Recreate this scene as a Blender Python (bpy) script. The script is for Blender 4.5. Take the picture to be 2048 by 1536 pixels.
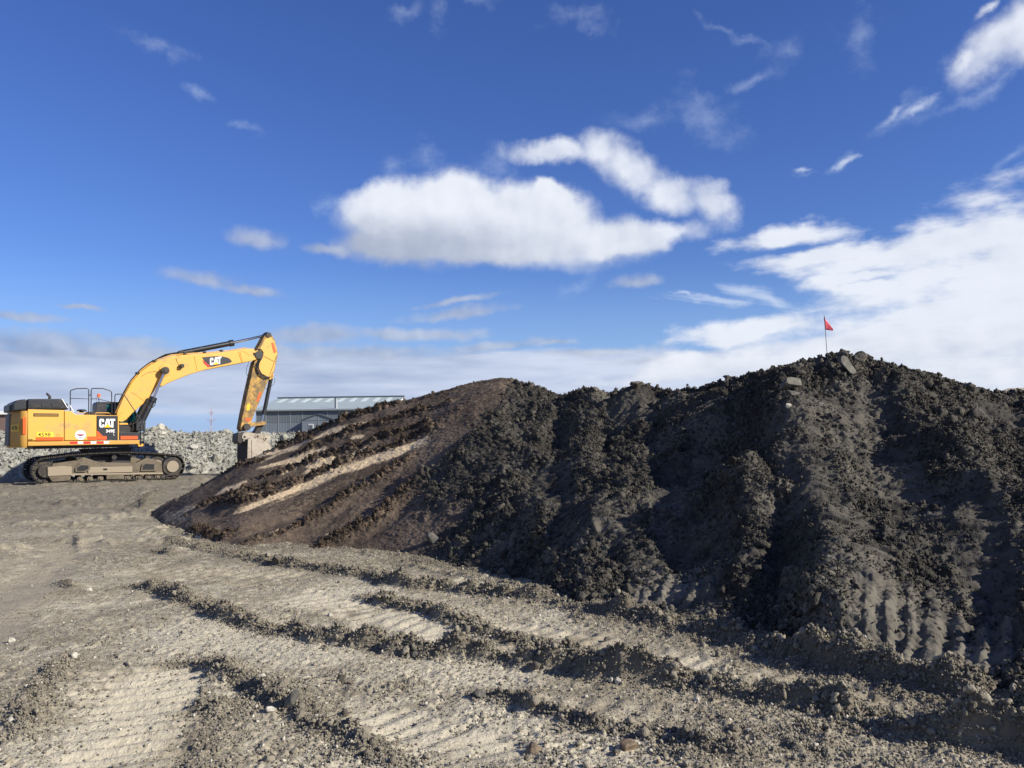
import bpy, bmesh, math, random
import numpy as np
from mathutils import Vector, Matrix
PI = math.pi
rad = math.radians
for o in list(bpy.data.objects):
    bpy.data.objects.remove(o, do_unlink=True)
SC = bpy.context.scene
COL = SC.collection

# ------------------------------------------------------------------ camera
F_PX = 1704.0                  # focal length in pixels of the 2048 px wide photograph
CAM_H = 1.6
PITCH = math.atan(109 / F_PX)
ROLL = 0.014
cam_data = bpy.data.cameras.new('camera')
cam_data.sensor_width = 36.0
cam_data.lens = 36.0 * F_PX / 2048.0
cam_data.clip_start = 0.05
cam_data.clip_end = 20000
cam = bpy.data.objects.new('camera', cam_data)
COL.objects.link(cam)
CAM_R = Matrix.Rotation(PI / 2 + PITCH, 3, 'X') @ Matrix.Rotation(-ROLL, 3, 'Z')
cam.matrix_world = Matrix.Translation((0, 0, CAM_H)) @ CAM_R.to_4x4()
SC.camera = cam

def ray(u, v):
    """direction of the sight line through a point of the 2048 x 1536 photograph"""
    return (CAM_R @ Vector(((u - 1024) / F_PX, (768 - v) / F_PX, -1))).normalized()
def azel(u, v):
    d = ray(u, v)
    return math.atan2(d.x, d.y), math.asin(d.z)
def on_z(u, v, z=0.0):
    d = ray(u, v)
    t = (z - CAM_H) / d.z
    return Vector((d.x * t, d.y * t, z))
def at_y(u, v, Y):
    d = ray(u, v)
    t = Y / d.y
    return Vector((d.x * t, Y, CAM_H + d.z * t))

# ------------------------------------------------------------------ sun, sky, exposure
SUN_AZ_TOWARD_CAM = rad(23)     # sun stands to the right, a little on the photographer's side
SUN_EL = rad(28.5)
sun_dir = Vector((math.cos(SUN_EL) * math.cos(SUN_AZ_TOWARD_CAM), -math.cos(SUN_EL) * math.sin(SUN_AZ_TOWARD_CAM), math.sin(SUN_EL)))
sd = bpy.data.lights.new('sun', 'SUN')
sd.energy = 5.0
sd.angle = rad(0.5)
sd.color = (1.0, 0.93, 0.82)
sun = bpy.data.objects.new('sun', sd)
COL.objects.link(sun)
sun.rotation_euler = sun_dir.to_track_quat('Z', 'Y').to_euler()
SC.view_settings.view_transform = 'Standard'
SC.view_settings.look = 'None'
SC.view_settings.gamma = 1.0
SC.view_settings.use_curve_mapping = False
EXPO = 0.55
SC.view_settings.exposure = EXPO
try:
    SC.cycles.max_bounces = 5
    SC.cycles.diffuse_bounces = 2
except Exception:
    pass

class NX:
    """tiny wrapper: node sockets with arithmetic"""
    def __init__(s, nt, sock): s.nt, s.s = nt, sock
    def _m(s, op, *a, clamp=False):
        n = s.nt.nodes.new('ShaderNodeMath'); n.operation = op; n.use_clamp = clamp
        for i, x in enumerate((s,) + a):
            if isinstance(x, NX): s.nt.links.new(x.s, n.inputs[i])
            else: n.inputs[i].default_value = x
        return NX(s.nt, n.outputs[0])
    def __add__(s, o): return s._m('ADD', o)
    __radd__ = __add__
    def __sub__(s, o): return s._m('SUBTRACT', o)
    def __rsub__(s, o): return (s * -1.0) + o
    def __mul__(s, o): return s._m('MULTIPLY', o)
    __rmul__ = __mul__
    def __truediv__(s, o): return s._m('DIVIDE', o)
    def mx(s, o): return s._m('MAXIMUM', o)
    def mn(s, o): return s._m('MINIMUM', o)
    def smx(s, o, k): return s._m('SMOOTH_MAX', o, k)
    def sqrt(s): return s._m('SQRT')
    def pw(s, o): return s._m('POWER', o)
    def ab(s): return s._m('ABSOLUTE')
    def sin(s): return s._m('SINE')
    def gt(s, o): return s._m('GREATER_THAN', o)
    def ss(s, a, b, c=0.0, d=1.0):
        n = s.nt.nodes.new('ShaderNodeMapRange'); n.interpolation_type = 'SMOOTHSTEP'
        s.nt.links.new(s.s, n.inputs[0])
        for i, x in enumerate((a, b, c, d)):
            if isinstance(x, NX): s.nt.links.new(x.s, n.inputs[i + 1])
            else: n.inputs[i + 1].default_value = x
        return NX(s.nt, n.outputs[0])
def vec(nt, x, y, z=0.0):
    n = nt.nodes.new('ShaderNodeCombineXYZ')
    for i, q in enumerate((x, y, z)):
        if isinstance(q, NX): nt.links.new(q.s, n.inputs[i])
        else: n.inputs[i].default_value = q
    return NX(nt, n.outputs[0])
def noise(nt, v, scale=1.0, detail=4.0, rough=0.5, lac=2.0, color=False, dist=0.0):
    n = nt.nodes.new('ShaderNodeTexNoise')
    n.inputs['Scale'].default_value = scale
    n.inputs['Detail'].default_value = detail
    n.inputs['Roughness'].default_value = rough
    n.inputs['Lacunarity'].default_value = lac
    n.inputs['Distortion'].default_value = dist
    if v is not None: nt.links.new(v.s, n.inputs['Vector'])
    if color:
        sp = nt.nodes.new('ShaderNodeSeparateXYZ')
        nt.links.new(n.outputs['Color'], sp.inputs[0])
        return [NX(nt, q) for q in sp.outputs]
    return NX(nt, n.outputs[0])
def mixc(nt, f, a, b):
    n = nt.nodes.new('ShaderNodeMix'); n.data_type = 'RGBA'
    ins = [n.inputs[0], n.inputs[6], n.inputs[7]]
    for s_, q in zip(ins, (f, a, b)):
        if isinstance(q, NX): nt.links.new(q.s, s_)
        elif isinstance(q, (int, float)): s_.default_value = q
        else: s_.default_value = (q[0], q[1], q[2], 1)
    return NX(nt, n.outputs[2])


def build_sky():
    """physical sky, deepened as by a polariser, with the clouds of the day as density fields over azimuth and elevation"""
    W = bpy.data.worlds.new('World')
    SC.world = W
    W.use_nodes = True
    wt = W.node_tree
    STR = 0.10 / 2 ** EXPO
    k = 1.0 / STR / 2 ** EXPO      # cloud tones are given as they show in the picture
    U = 17.04                                    # 1 unit = 100 px of the photograph
    def common(nt):
        gi = nt.nodes.new('NodeGroupInput')
        sp = nt.nodes.new('ShaderNodeSeparateXYZ')
        nt.links.new(gi.outputs[0], sp.inputs[0])
        X, Y, Z = [NX(nt, q) for q in sp.outputs]
        el = Z._m('ARCSINE') * U
        col = mixc(nt, el.ss(3.6, 0.2) * 0.88, NX(nt, gi.outputs[1]), tuple(x * k for x in (0.335, 0.520, 0.860)))
        return X, Y, Z, X._m('ARCTAN2', Y) * U, el, col
    def new_group(name):
        nt = bpy.data.node_groups.new(name, 'ShaderNodeTree')
        nt.interface.new_socket('direction', in_out='INPUT', socket_type='NodeSocketVector')
        nt.interface.new_socket('sky', in_out='INPUT', socket_type='NodeSocketColor')
        nt.interface.new_socket('sky', in_out='OUTPUT', socket_type='NodeSocketColor')
        return nt
    def lum(nt, val, lo, hi):
        return mixc(nt, val, tuple(x * k for x in lo), tuple(x * k for x in hi))
    def lowband(nt, col, az, el, Y, w):
        st = noise(nt, vec(nt, az * 0.16, el * 1.0 + w, 4.0), 1.3, 5, 0.55)
        stl = noise(nt, vec(nt, az * 0.22, el * 1.6, 11.0), 1.6, 4, 0.55)
        band = (el + (st - 0.5) * 1.3 - (stl - 0.5) * 0.5).ss(2.10, 1.45)
        aH = ((st - 0.5) * 2.2 + band * 1.25 - 0.50).ss(0.0, 0.55)
        lowgap = el.ss(0.45, 0.62)
        tone = (stl * 2.2 - 0.60 + az.ss(-6, 9) * 0.50 + el.ss(1.4, 0.5) * 0.15)._m('MINIMUM', 1.0)
        return mixc(nt, aH * (0.25 + lowgap * 0.63), col, lum(nt, tone, (0.34, 0.41, 0.60), (0.68, 0.74, 0.89))), st, stl
    # ---------- the sky all round
    nt = new_group('sky_around')
    go = nt.nodes.new('NodeGroupOutput')
    X, Y, Z, az, el, col = common(nt)
    col, st, stl = lowband(nt, col, az, el, Y, 0.0)
    g = noise(nt, vec(nt, X, Y, Z * 2.2), 2.3, 5, 0.55)
    col = mixc(nt, ((g - 0.56) * el.ss(0.8, 2.5)).ss(0.0, 0.09) * 0.9, col, lum(nt, (g - 0.5) * 4, (0.55, 0.61, 0.72), (0.85, 0.89, 0.97)))
    nt.links.new(col.s, go.inputs[0])
    g_around = nt
    # ---------- the sky over the site, cloud by cloud
    nt = new_group('sky_ahead')
    go = nt.nodes.new('NodeGroupOutput')
    X, Y, Z, az, el, col = common(nt)
    P = (az, el)
    wb = noise(nt, vec(nt, az, el, 3.1), 0.55, 1, 0.5, color=True)
    wf = noise(nt, vec(nt, az, el, 9.7), 2.0, 4, 0.6, color=True)
    fz = noise(nt, vec(nt, az, el, 17.0), 1.15, 7, 0.56)
    fz2 = noise(nt, vec(nt, az + 0.16, el + 0.20, 17.0), 1.15, 3, 0.5)
    fzl = noise(nt, vec(nt, az, el, 17.0), 1.15, 3, 0.5)
    rel = fzl - fz2
    def warp(kb, kf):
        return ((az + (wb[0] - 0.5) * kb + (wf[0] - 0.5) * kf), (el + (wb[1] - 0.5) * kb + (wf[1] - 0.5) * kf))
    def blob(Q, u, v, a, b, rot=0.0, bd=None):
        """1 at the centre of an ellipse, 0 on its rim, negative outside; a, b in px"""
        ca, ce = azel(u, v)
        dx = Q[0] - ca * U
        dy = Q[1] - ce * U
        c, s = math.cos(rad(rot)), math.sin(rad(rot))
        if rot:
            lx = (dx * (c * 100 / a)) + dy * (s * 100 / a)
            ly = (dy * c) - dx * s
        else:
            lx = dx * (100.0 / a)
            ly = dy
        if bd is None:
            ly = ly * (100.0 / b)
        else:
            ly = (ly * (100.0 / b)).mx(ly * (-100.0 / bd))
        return 1.0 - (lx * lx + ly * ly).sqrt()
    def field(Q, bl, kk=0.25):
        f = None
        for q in bl:
            r = blob(Q, *q)
            f = r if f is None else f.smx(r, kk)
        return f
    def over(col, alpha, c):
        return mixc(nt, alpha, col, c)
    col, st, stl = lowband(nt, col, az, el, Y, (wb[1] - 0.5) * 0.5)
    # flat grey streaks and small lenses
    fG = field(warp(0.25, 0.22), GREYS, 0.2) + (fz - 0.5) * 1.5
    col = over(col, fG.ss(0.0, 0.85) * 0.72, lum(nt, rel * 1.6 + 0.36 + fG * 0.10 + az.ss(-8, 3) * 0.2, (0.27, 0.33, 0.49), (0.64, 0.69, 0.80)))
    # right-hand bank of altocumulus
    fibre = noise(nt, vec(nt, az * 0.55 + el * 0.25, el * 1.6 - az * 0.12, 23.0), 1.3, 6, 0.55)
    fR = field(warp(0.55, 0.30), BANK, 0.25) + (fibre - 0.5) * 1.75 + (fz - 0.5) * 0.4
    shR = (fibre - 0.5) * 0.8 + 0.84 + rel * 0.7 - el.ss(2.6, 0.8) * 0.24 - (stl - 0.5) * 0.6
    col = over(col, fR.ss(-0.05, 0.62) * 0.95, lum(nt, shR.ss(0.0, 1.0), (0.55, 0.61, 0.74), (0.86, 0.90, 0.98)))
    # cirrus streaks
    cir = noise(nt, vec(nt, az * 0.8 + el * 1.6, el * 6.0 + az * 1.1, 31.0), 0.9, 5, 0.6)
    fC = field(warp(0.5, 0.25), STREAKS, 0.2) + (cir - 0.5) * 2.2
    col = over(col, fC.ss(0.1, 1.3) * 0.62, tuple(x * k for x in (0.76, 0.84, 0.97)))
    # wisps
    wn = noise(nt, vec(nt, az + (wf[1] - 0.5) * 0.6, el * 1.25, 41.0), 1.9, 7, 0.62)
    fW = field(warp(1.1, 0.5), WISPS, 0.15) + (wn - 0.5) * 2.4
    col = over(col, fW.ss(0.0, 2.1) * 0.42, tuple(x * k for x in (0.60, 0.71, 0.92)))
    fB = field(warp(0.3, 0.25), BRIGHTW, 0.1) + (wn - 0.5) * 1.8
    col = over(col, fB.ss(0.1, 1.3) * 0.62, tuple(x * k for x in (0.72, 0.80, 0.95)))
    # cumulus
    fT = field(warp(0.45, 0.42), THIN, 0.30) + (fz - 0.5) * 1.15
    col = over(col, fT.ss(-0.10, 0.80) * 0.94, lum(nt, rel * 1.8 + 0.72, (0.52, 0.59, 0.75), (0.84, 0.88, 0.97)))
    fK0 = field(warp(0.50, 0.26), CUM, 0.30)
    fK = fK0 + (fz - 0.5) * 0.70
    shK = rel * 0.75 + 0.72 + el.ss(3.75, 5.3) * 0.34 + fK0 * 0.20 - blob(warp(0.5, 0.3), 800, 500, 330, 70).ss(-0.3, 0.9) * 0.62
    col = over(col, fK.ss(-0.12, 0.26 + el.ss(4.9, 3.6) * 0.34) * 0.98, lum(nt, shK.ss(0.0, 1.3), (0.40, 0.46, 0.60), (0.88, 0.92, 1.0)))
    nt.links.new(col.s, go.inputs[0])
    g_ahead = nt
    # ---------- world
    nt = wt
    nt.nodes.clear()
    out = nt.nodes.new('ShaderNodeOutputWorld')
    sky = nt.nodes.new('ShaderNodeTexSky')
    sky.sky_type = 'NISHITA'
    sky.sun_disc = False
    sky.sun_elevation = SUN_EL
    sky.sun_rotation = math.atan2(sun_dir.x, sun_dir.y)
    sky.altitude = 100
    sky.air_density = 1.0
    sky.dust_density = 0.15
    sky.ozone_density = 2.2
    hs = nt.nodes.new('ShaderNodeHueSaturation')
    hs.inputs['Hue'].default_value = 0.513
    hs.inputs['Saturation'].default_value = 1.12
    nt.links.new(sky.outputs[0], hs.inputs['Color'])
    mu = nt.nodes.new('ShaderNodeMix'); mu.data_type = 'RGBA'; mu.blend_type = 'MULTIPLY'
    mu.inputs[0].default_value = 1.0
    nt.links.new(hs.outputs[0], mu.inputs[6])
    mu.inputs[7].default_value = (0.68, 0.88, 1.30, 1)
    tc = nt.nodes.new('ShaderNodeTexCoord')
    bgs = []
    for g_ in (g_around, g_ahead):
        gn = nt.nodes.new('ShaderNodeGroup'); gn.node_tree = g_
        nt.links.new(tc.outputs['Generated'], gn.inputs[0])
        nt.links.new(mu.outputs[2], gn.inputs[1])
        bg = nt.nodes.new('ShaderNodeBackground')
        bg.inputs[1].default_value = STR
        nt.links.new(gn.outputs[0], bg.inputs[0])
        bgs.append(bg)
    sp = nt.nodes.new('ShaderNodeSeparateXYZ')
    nt.links.new(tc.outputs['Generated'], sp.inputs[0])
    X, Y, Z = [NX(nt, q) for q in sp.outputs]
    ahead = (X._m('ARCTAN2', Y).ab() * U).ss(14.0, 11.6) * (Z * 10.0).ss(6.4, 5.3) * Z.ss(-0.03, -0.02)
    mxs = nt.nodes.new('ShaderNodeMixShader')
    nt.links.new(ahead.s, mxs.inputs[0])
    nt.links.new(bgs[0].outputs[0], mxs.inputs[1])
    nt.links.new(bgs[1].outputs[0], mxs.inputs[2])
    nt.links.new(mxs.outputs[0], out.inputs[0])
    W.cycles.sampling_method = 'MANUAL'
    W.cycles.sample_map_resolution = 256
GREYS = [(60, 688, 290, 30, 0), (250, 684, 130, 22, -3), (640, 672, 160, 26, 2), (820, 668, 200, 18, 0), (700, 706, 290, 20, 0), (1200, 700, 150, 12, 3), (1330, 720, 200, 12, 0),
         (1000, 693, 150, 14, 4), (1110, 688, 60, 8, 4), (30, 636, 90, 10, 0), (905, 630, 140, 24, 5, 11), (900, 603, 110, 10, 8), (405, 562, 88, 30, -4, 18),
         (500, 578, 95, 13, -6), (515, 478, 78, 32, -2, 24), (160, 616, 45, 6, 0), (1270, 566, 62, 22, 4, 16), (650, 500, 75, 16, -8), (230, 700, 240, 20, 0)]
BANK = [(1960, 640, 430, 205, 12), (1760, 690, 330, 75, 4), (1500, 665, 260, 34, 5, 26), (1900, 490, 330, 62, 6), (1650, 508, 190, 30, 9),
        (1560, 475, 140, 28, 4), (2150, 520, 330, 150, 0), (1700, 560, 130, 17, 2), (2350, 600, 420, 260, 0), (1450, 735, 300, 40, 0), (1720, 580, 120, 20, -6)]
STREAKS = [(1430, 600, 150, 12, -8), (1480, 585, 90, 16, -18), (1540, 610, 110, 20, -25), (1360, 590, 80, 5, -9)]
WISPS = [(1300, 235, 90, 42, -10, 40), (1400, 235, 110, 60, -35, 50), (1500, 165, 90, 16, 12), (1590, 85, 70, 40, 10), (1820, 215, 75, 22, 25), (1960, 180, 160, 16, 12),
         (1610, 333, 34, 10, 0), (1695, 322, 46, 12, 12), (800, 35, 50, 18, 20), (868, 25, 40, 24, 50), (960, 15, 60, 22, 0), (330, 120, 90, 18, -8), (418, 200, 50, 12, -12),
         (500, 270, 45, 9, -4), (765, 345, 60, 40, 40), (850, 320, 60, 36, 10), (1745, 80, 50, 60, 0), (1160, 40, 90, 26, 0), (650, 400, 60, 26, 0), (2030, 325, 60, 14, 15),
         (1480, 80, 80, 14, -6), (1010, 320, 60, 40, 0), (1430, 55, 60, 12, -30), (1150, 575, 50, 26, 50)]
BRIGHTW = [(1835, 212, 55, 12, 28), (1700, 322, 38, 7, 14), (1605, 334, 24, 6, 0), (1795, 225, 40, 12, 30)]
CUM = [(930, 455, 228, 100, 0, 76), (905, 414, 105, 76, 4), (800, 440, 95, 66, -8), (790, 440, 115, 78, -8), (1080, 466, 195, 84, -12, 60), (770, 496, 115, 34, 0), (1190, 480, 140, 48, -6, 44), (1105, 398, 50, 30, -30),
       (960, 505, 300, 40, 0, 28), (1240, 500, 110, 30, 4, 22),
       ]
THIN = [(1110, 302, 100, 26, 0), (1200, 298, 60, 44, -30), (1262, 338, 115, 52, -33), (1345, 386, 95, 42, -28), (1425, 404, 56, 40, -30), (1330, 470, 120, 30, 6),
        (1985, 88, 92, 46, 32), (2060, 50, 110, 60, 30), (1975, 15, 34, 14, 35), (2150, 40, 120, 90, 0), (1930, 120, 40, 20, 30)]
build_sky()
# ------------------------------------------------------------------ numpy noise
def _h(ix, iy, s):
    h = (ix.astype(np.uint32) * np.uint32(374761393)) ^ (iy.astype(np.uint32) * np.uint32(668265263)) ^ np.uint32((s * 2246822519 + 97) & 0xffffffff)
    h = (h ^ (h >> np.uint32(13))) * np.uint32(1274126177)
    h = (h ^ (h >> np.uint32(16))) * np.uint32(2654435761)
    return h ^ (h >> np.uint32(15))
def _hf(ix, iy, s):
    return _h(ix, iy, s).astype(np.float32) * np.float32(1 / 4294967296.0)
def perlin(x, y, s=0):
    """gradient noise, about -0.7 .. 0.7"""
    x = x + np.float32(1000.37 + s * 3.1); y = y + np.float32(1000.71 + s * 1.7)
    fx = np.floor(x); fy = np.floor(y)
    ix = fx.astype(np.int64); iy = fy.astype(np.int64)
    fx = (x - fx).astype(np.float32); fy = (y - fy).astype(np.float32)
    u = fx * fx * fx * (fx * (fx * 6 - 15) + 10); v = fy * fy * fy * (fy * (fy * 6 - 15) + 10)
    def g(dx, dy):
        a = _hf(ix + dx, iy + dy, s) * np.float32(2 * PI)
        return np.cos(a) * (fx - dx) + np.sin(a) * (fy - dy)
    a = g(0, 0); b = g(1, 0); c = g(0, 1); d = g(1, 1)
    return (a + (b - a) * u) * (1 - v) + (c + (d - c) * u) * v
def fbm(x, y, oct=4, rough=0.5, s=0, billow=False):
    t = 0; a = 1.0; f = 1.0; n = 0.0
    for i in range(oct):
        p = perlin(x * f, y * f, s + i * 7)
        if billow: p = np.abs(p) * 2 - 0.35
        t = t + a * p; n += a; a *= rough; f *= 2.03
    return t / n
def lumps(x, y, size, prob=0.7, s=0, rmin=0.28, rmax=0.62, sink=0.0):
    """field of half-sunk lumps: the height, in metres, of the tallest lump over each point"""
    px = x / size + 500.5; py = y / size + 500.5
    ix = np.floor(px).astype(np.int64); iy = np.floor(py).astype(np.int64)
    best = np.zeros(x.shape, np.float32)
    for dx in (-1, 0, 1):
        for dy in (-1, 0, 1):
            jx = ix + dx; jy = iy + dy
            cx = jx + _hf(jx, jy, s + 1); cy = jy + _hf(jx, jy, s + 2)
            r = rmin + (rmax - rmin) * _hf(jx, jy, s + 3) ** 1.5
            on = _hf(jx, jy, s + 4) < prob
            d2 = ((px - cx) ** 2 + (py - cy) ** 2)
            h = np.sqrt(np.maximum(0, r * r - d2)) - r * sink
            best = np.maximum(best, np.where(on, h, 0).astype(np.float32))
    return best * size
def sstep(a, b, x):
    t = np.clip((x - a) / (b - a), 0, 1)
    return t * t * (3 - 2 * t)
def poly_dist(x, y, pts):
    """distance to a polyline, position along it 0..1, and which side (+ left of the direction of travel)"""
    P = np.array([(p[0], p[1]) for p in pts], np.float32)
    seg = np.sqrt(((P[1:] - P[:-1]) ** 2).sum(1)); L = seg.sum(); acc = 0.0
    best = np.full(x.shape, 1e9, np.float32); tt = np.zeros(x.shape, np.float32); side = np.zeros(x.shape, np.float32)
    for i in range(len(P) - 1):
        a = P[i]; d = P[i + 1] - a; l2 = float((d * d).sum()) + 1e-9
        wx = x - a[0]; wy = y - a[1]
        t = np.clip((wx * d[0] + wy * d[1]) / l2, 0, 1)
        ex = wx - t * d[0]; ey = wy - t * d[1]
        q = ex * ex + ey * ey
        m = q < best
        best = np.where(m, q, best)
        tt = np.where(m, (acc + t * seg[i]) / L, tt)
        side = np.where(m, np.sign(d[0] * wy - d[1] * wx), side)
        acc += seg[i]
    return np.sqrt(best), tt, side, L
def local(x, y, pts, reach):
    """indices of the points that lie near the polyline"""
    P = np.array([(p[0], p[1]) for p in pts])
    lo = P.min(0) - reach; hi = P.max(0) + reach
    return np.nonzero((x > lo[0]) & (x < hi[0]) & (y > lo[1]) & (y < hi[1]))[0]

def grid_mesh(name, V, nr, nc, keep=None, attrs=None, wrap=False):
    """nr x nc grid of points as one smooth mesh; keep masks faces"""
    i = np.arange(nr * nc, dtype=np.int32).reshape(nr, nc)
    a = i[:-1, :-1].ravel(); b = i[:-1, 1:].ravel(); c = i[1:, 1:].ravel(); d = i[1:, :-1].ravel()
    F = np.stack([a, b, c, d], 1)
    if keep is not None:
        F = F[keep.ravel()]
        used = np.zeros(nr * nc, bool); used[F.ravel()] = True
        remap = np.cumsum(used).astype(np.int32) - 1
        F = remap[F]; V = V[used]
        if attrs: attrs = {k: v[used] for k, v in attrs.items()}
    me = bpy.data.meshes.new(name)
    me.vertices.add(len(V)); me.vertices.foreach_set('co', np.ascontiguousarray(V, np.float32).ravel())
    me.loops.add(F.size); me.loops.foreach_set('vertex_index', F.ravel())
    me.polygons.add(len(F)); me.polygons.foreach_set('loop_start', np.arange(0, F.size, 4, dtype=np.int32))
    me.polygons.foreach_set('loop_total', np.full(len(F), 4, np.int32))
    me.polygons.foreach_set('use_smooth', np.ones(len(F), bool))
    me.update(calc_edges=True)
    for k, v in (attrs or {}).items():
        at = me.attributes.new(k, 'FLOAT', 'POINT'); at.data.foreach_set('value', np.ascontiguousarray(v, np.float32))
    return me
def link(name, data, mats=(), parent=None, **props):
    o = bpy.data.objects.new(name, data)
    COL.objects.link(o)
    if data is not None and hasattr(data, 'materials'):
        for m in mats:
            data.materials.append(m)
    if parent is not None: o.parent = parent
    for k, v in props.items(): o[k] = v
    return o

# ------------------------------------------------------------------ the dirt mound: base form
# foot and crest given as points of the photograph; the crest also with its distance
TOE = [(292, 1030), (330, 1052), (385, 1078), (480, 1098), (600, 1096), (760, 1106), (860, 1122), (950, 1140), (1060, 1160), (1166, 1222), (1267, 1240),
       (1386, 1258), (1505, 1285), (1656, 1330), (1804, 1362), (1953, 1400), (2048, 1420), (2200, 1470), (2450, 1560), (2700, 1650)]
CREST = [(292, 1030, 19.2), (330, 1008, 18.9), (400, 972, 18.8), (480, 925, 18.8), (540, 898, 18.7), (600, 870, 18.6), (700, 826, 18.2), (770, 806, 17.9), (830, 796, 17.6), (900, 777, 17.2), (960, 762, 17.0), (1000, 755, 16.8),
         (1060, 768, 16.3), (1120, 792, 15.8), (1160, 780, 15.2), (1188, 776, 14.8), (1215, 788, 14.5), (1250, 776, 14.2), (1280, 768, 14.0), (1310, 778, 13.7), (1350, 780, 13.3), (1400, 775, 12.9),
         (1450, 762, 12.5), (1530, 742, 12.0), (1600, 724, 11.7), (1650, 713, 11.5), (1690, 708, 11.3), (1730, 716, 11.2), (1760, 724, 11.1), (1830, 742, 11.0), (1900, 762, 10.9), (1980, 784, 10.8),
         (2048, 786, 10.7), (2200, 800, 10.7), (2450, 850, 10.7), (2700, 900, 10.7)]
_ta, _tr = [], []
for u, v in TOE:
    p = on_z(u, v); _ta.append(math.atan2(p.x, p.y)); _tr.append(math.hypot(p.x, p.y))
_ca, _cr, _ch = [], [], []
for u, v, Y in CREST:
    p = at_y(u, v, Y); _ca.append(math.atan2(p.x, p.y)); _cr.append(math.hypot(p.x, p.y)); _ch.append(p.z)
def _smooth_interp(a, xs, ys, w):
    r = 0
    for k, g in ((-1, .25), (0, .5), (1, .25)):
        r = r + g * np.interp(a + k * w, xs, ys)
    return r
def toe_r(a): return _smooth_interp(a, _ta, _tr, 0.006)
def crest_r(a): return _smooth_interp(a, _ca, _cr, 0.02)
def crest_h(a): return _smooth_interp(a, _ca, _ch, 0.004)
def mound_base(x, y):
    a = np.arctan2(x, y); r = np.hypot(x, y)
    tr = toe_r(a); cr = np.maximum(crest_r(a), tr + 0.2); H = np.maximum(crest_h(a), 0.0)
    t = (r - tr) / (cr - tr)
    f = np.clip(t, 0, 1)
    prof = 0.90 * f + 0.10 * (3 * f * f - 2 * f ** 3)
    z = H * np.where(t < 0, t * 0.9, prof)
    back = np.maximum(0, r - cr)
    z = z - np.where(back > 0, 0.55 * back + 0.0 * back, 0)
    # round the crest
    e = np.abs(r - cr)
    z = z - 0.10 * np.exp(-(e / 0.35) ** 2) * (H > 0.4) + 0.10 * (H > 0.4) * np.exp(-((r - cr) / 0.12) ** 2) * 0.6
    return z, t
def on_mound(u, v):
    """where the sight line through a picture point meets the mound"""
    d = ray(u, v); hr = math.hypot(d.x, d.y); a = math.atan2(d.x, d.y)
    rr = np.linspace(max(float(toe_r(a)) - 1.5, 2.0), float(crest_r(a)) + 1.0, 500)
    zr = CAM_H + rr * d.z / hr
    zm, _ = mound_base(np.sin(a) * rr, np.cos(a) * rr)
    zm = np.maximum(zm, 0)
    k = np.nonzero(zm >= zr)[0]
    r = rr[k[0]] if len(k) else float(crest_r(a))
    return Vector((math.sin(a) * r, math.cos(a) * r, max(0.0, float(mound_base(np.array([math.sin(a) * r]), np.array([math.cos(a) * r]))[0][0]))))
def o300(pts): return [(300 + x / 2.926, 740 + y / 2.926) for x, y in pts]

# rows of crumbs pushed up by the blade on the brown slope: (line, height, half-width)
D_ROWS = [(o300([(640, 470), (800, 410), (1000, 330), (1150, 275), (1350, 222), (1500, 190)]), 0.10, 0.10),
          (o300([(820, 500), (1000, 430), (1200, 350), (1400, 290), (1600, 240), (1800, 190)]), 0.10, 0.09),
          (o300([(560, 655), (750, 600), (950, 535), (1150, 455), (1300, 410), (1500, 350), (1700, 290), (1850, 230)]), 0.10, 0.09),
          (o300([(360, 790), (560, 770), (720, 725), (900, 640), (1100, 560), (1250, 490), (1400, 440), (1600, 365), (1760, 320)]), 0.14, 0.10),
          (o300([(480, 1040), (650, 985), (850, 920), (1000, 835), (1150, 730), (1300, 655), (1450, 560), (1600, 480)]), 0.14, 0.12),
          (o300([(860, 1050), (1050, 1000), (1250, 905), (1350, 840), (1450, 740), (1560, 640)]), 0.16, 0.15),
          (o300([(420, 620), (560, 560), (700, 520)]), 0.05, 0.10),
          (o300([(240, 830), (420, 745), (600, 700), (700, 650)]), 0.09, 0.12),
          (o300([(600, 700), (800, 640), (1000, 575)]), 0.08, 0.10),
          (o300([(260, 905), (330, 960), (430, 980), (560, 930)]), 0.09, 0.14)]
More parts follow.
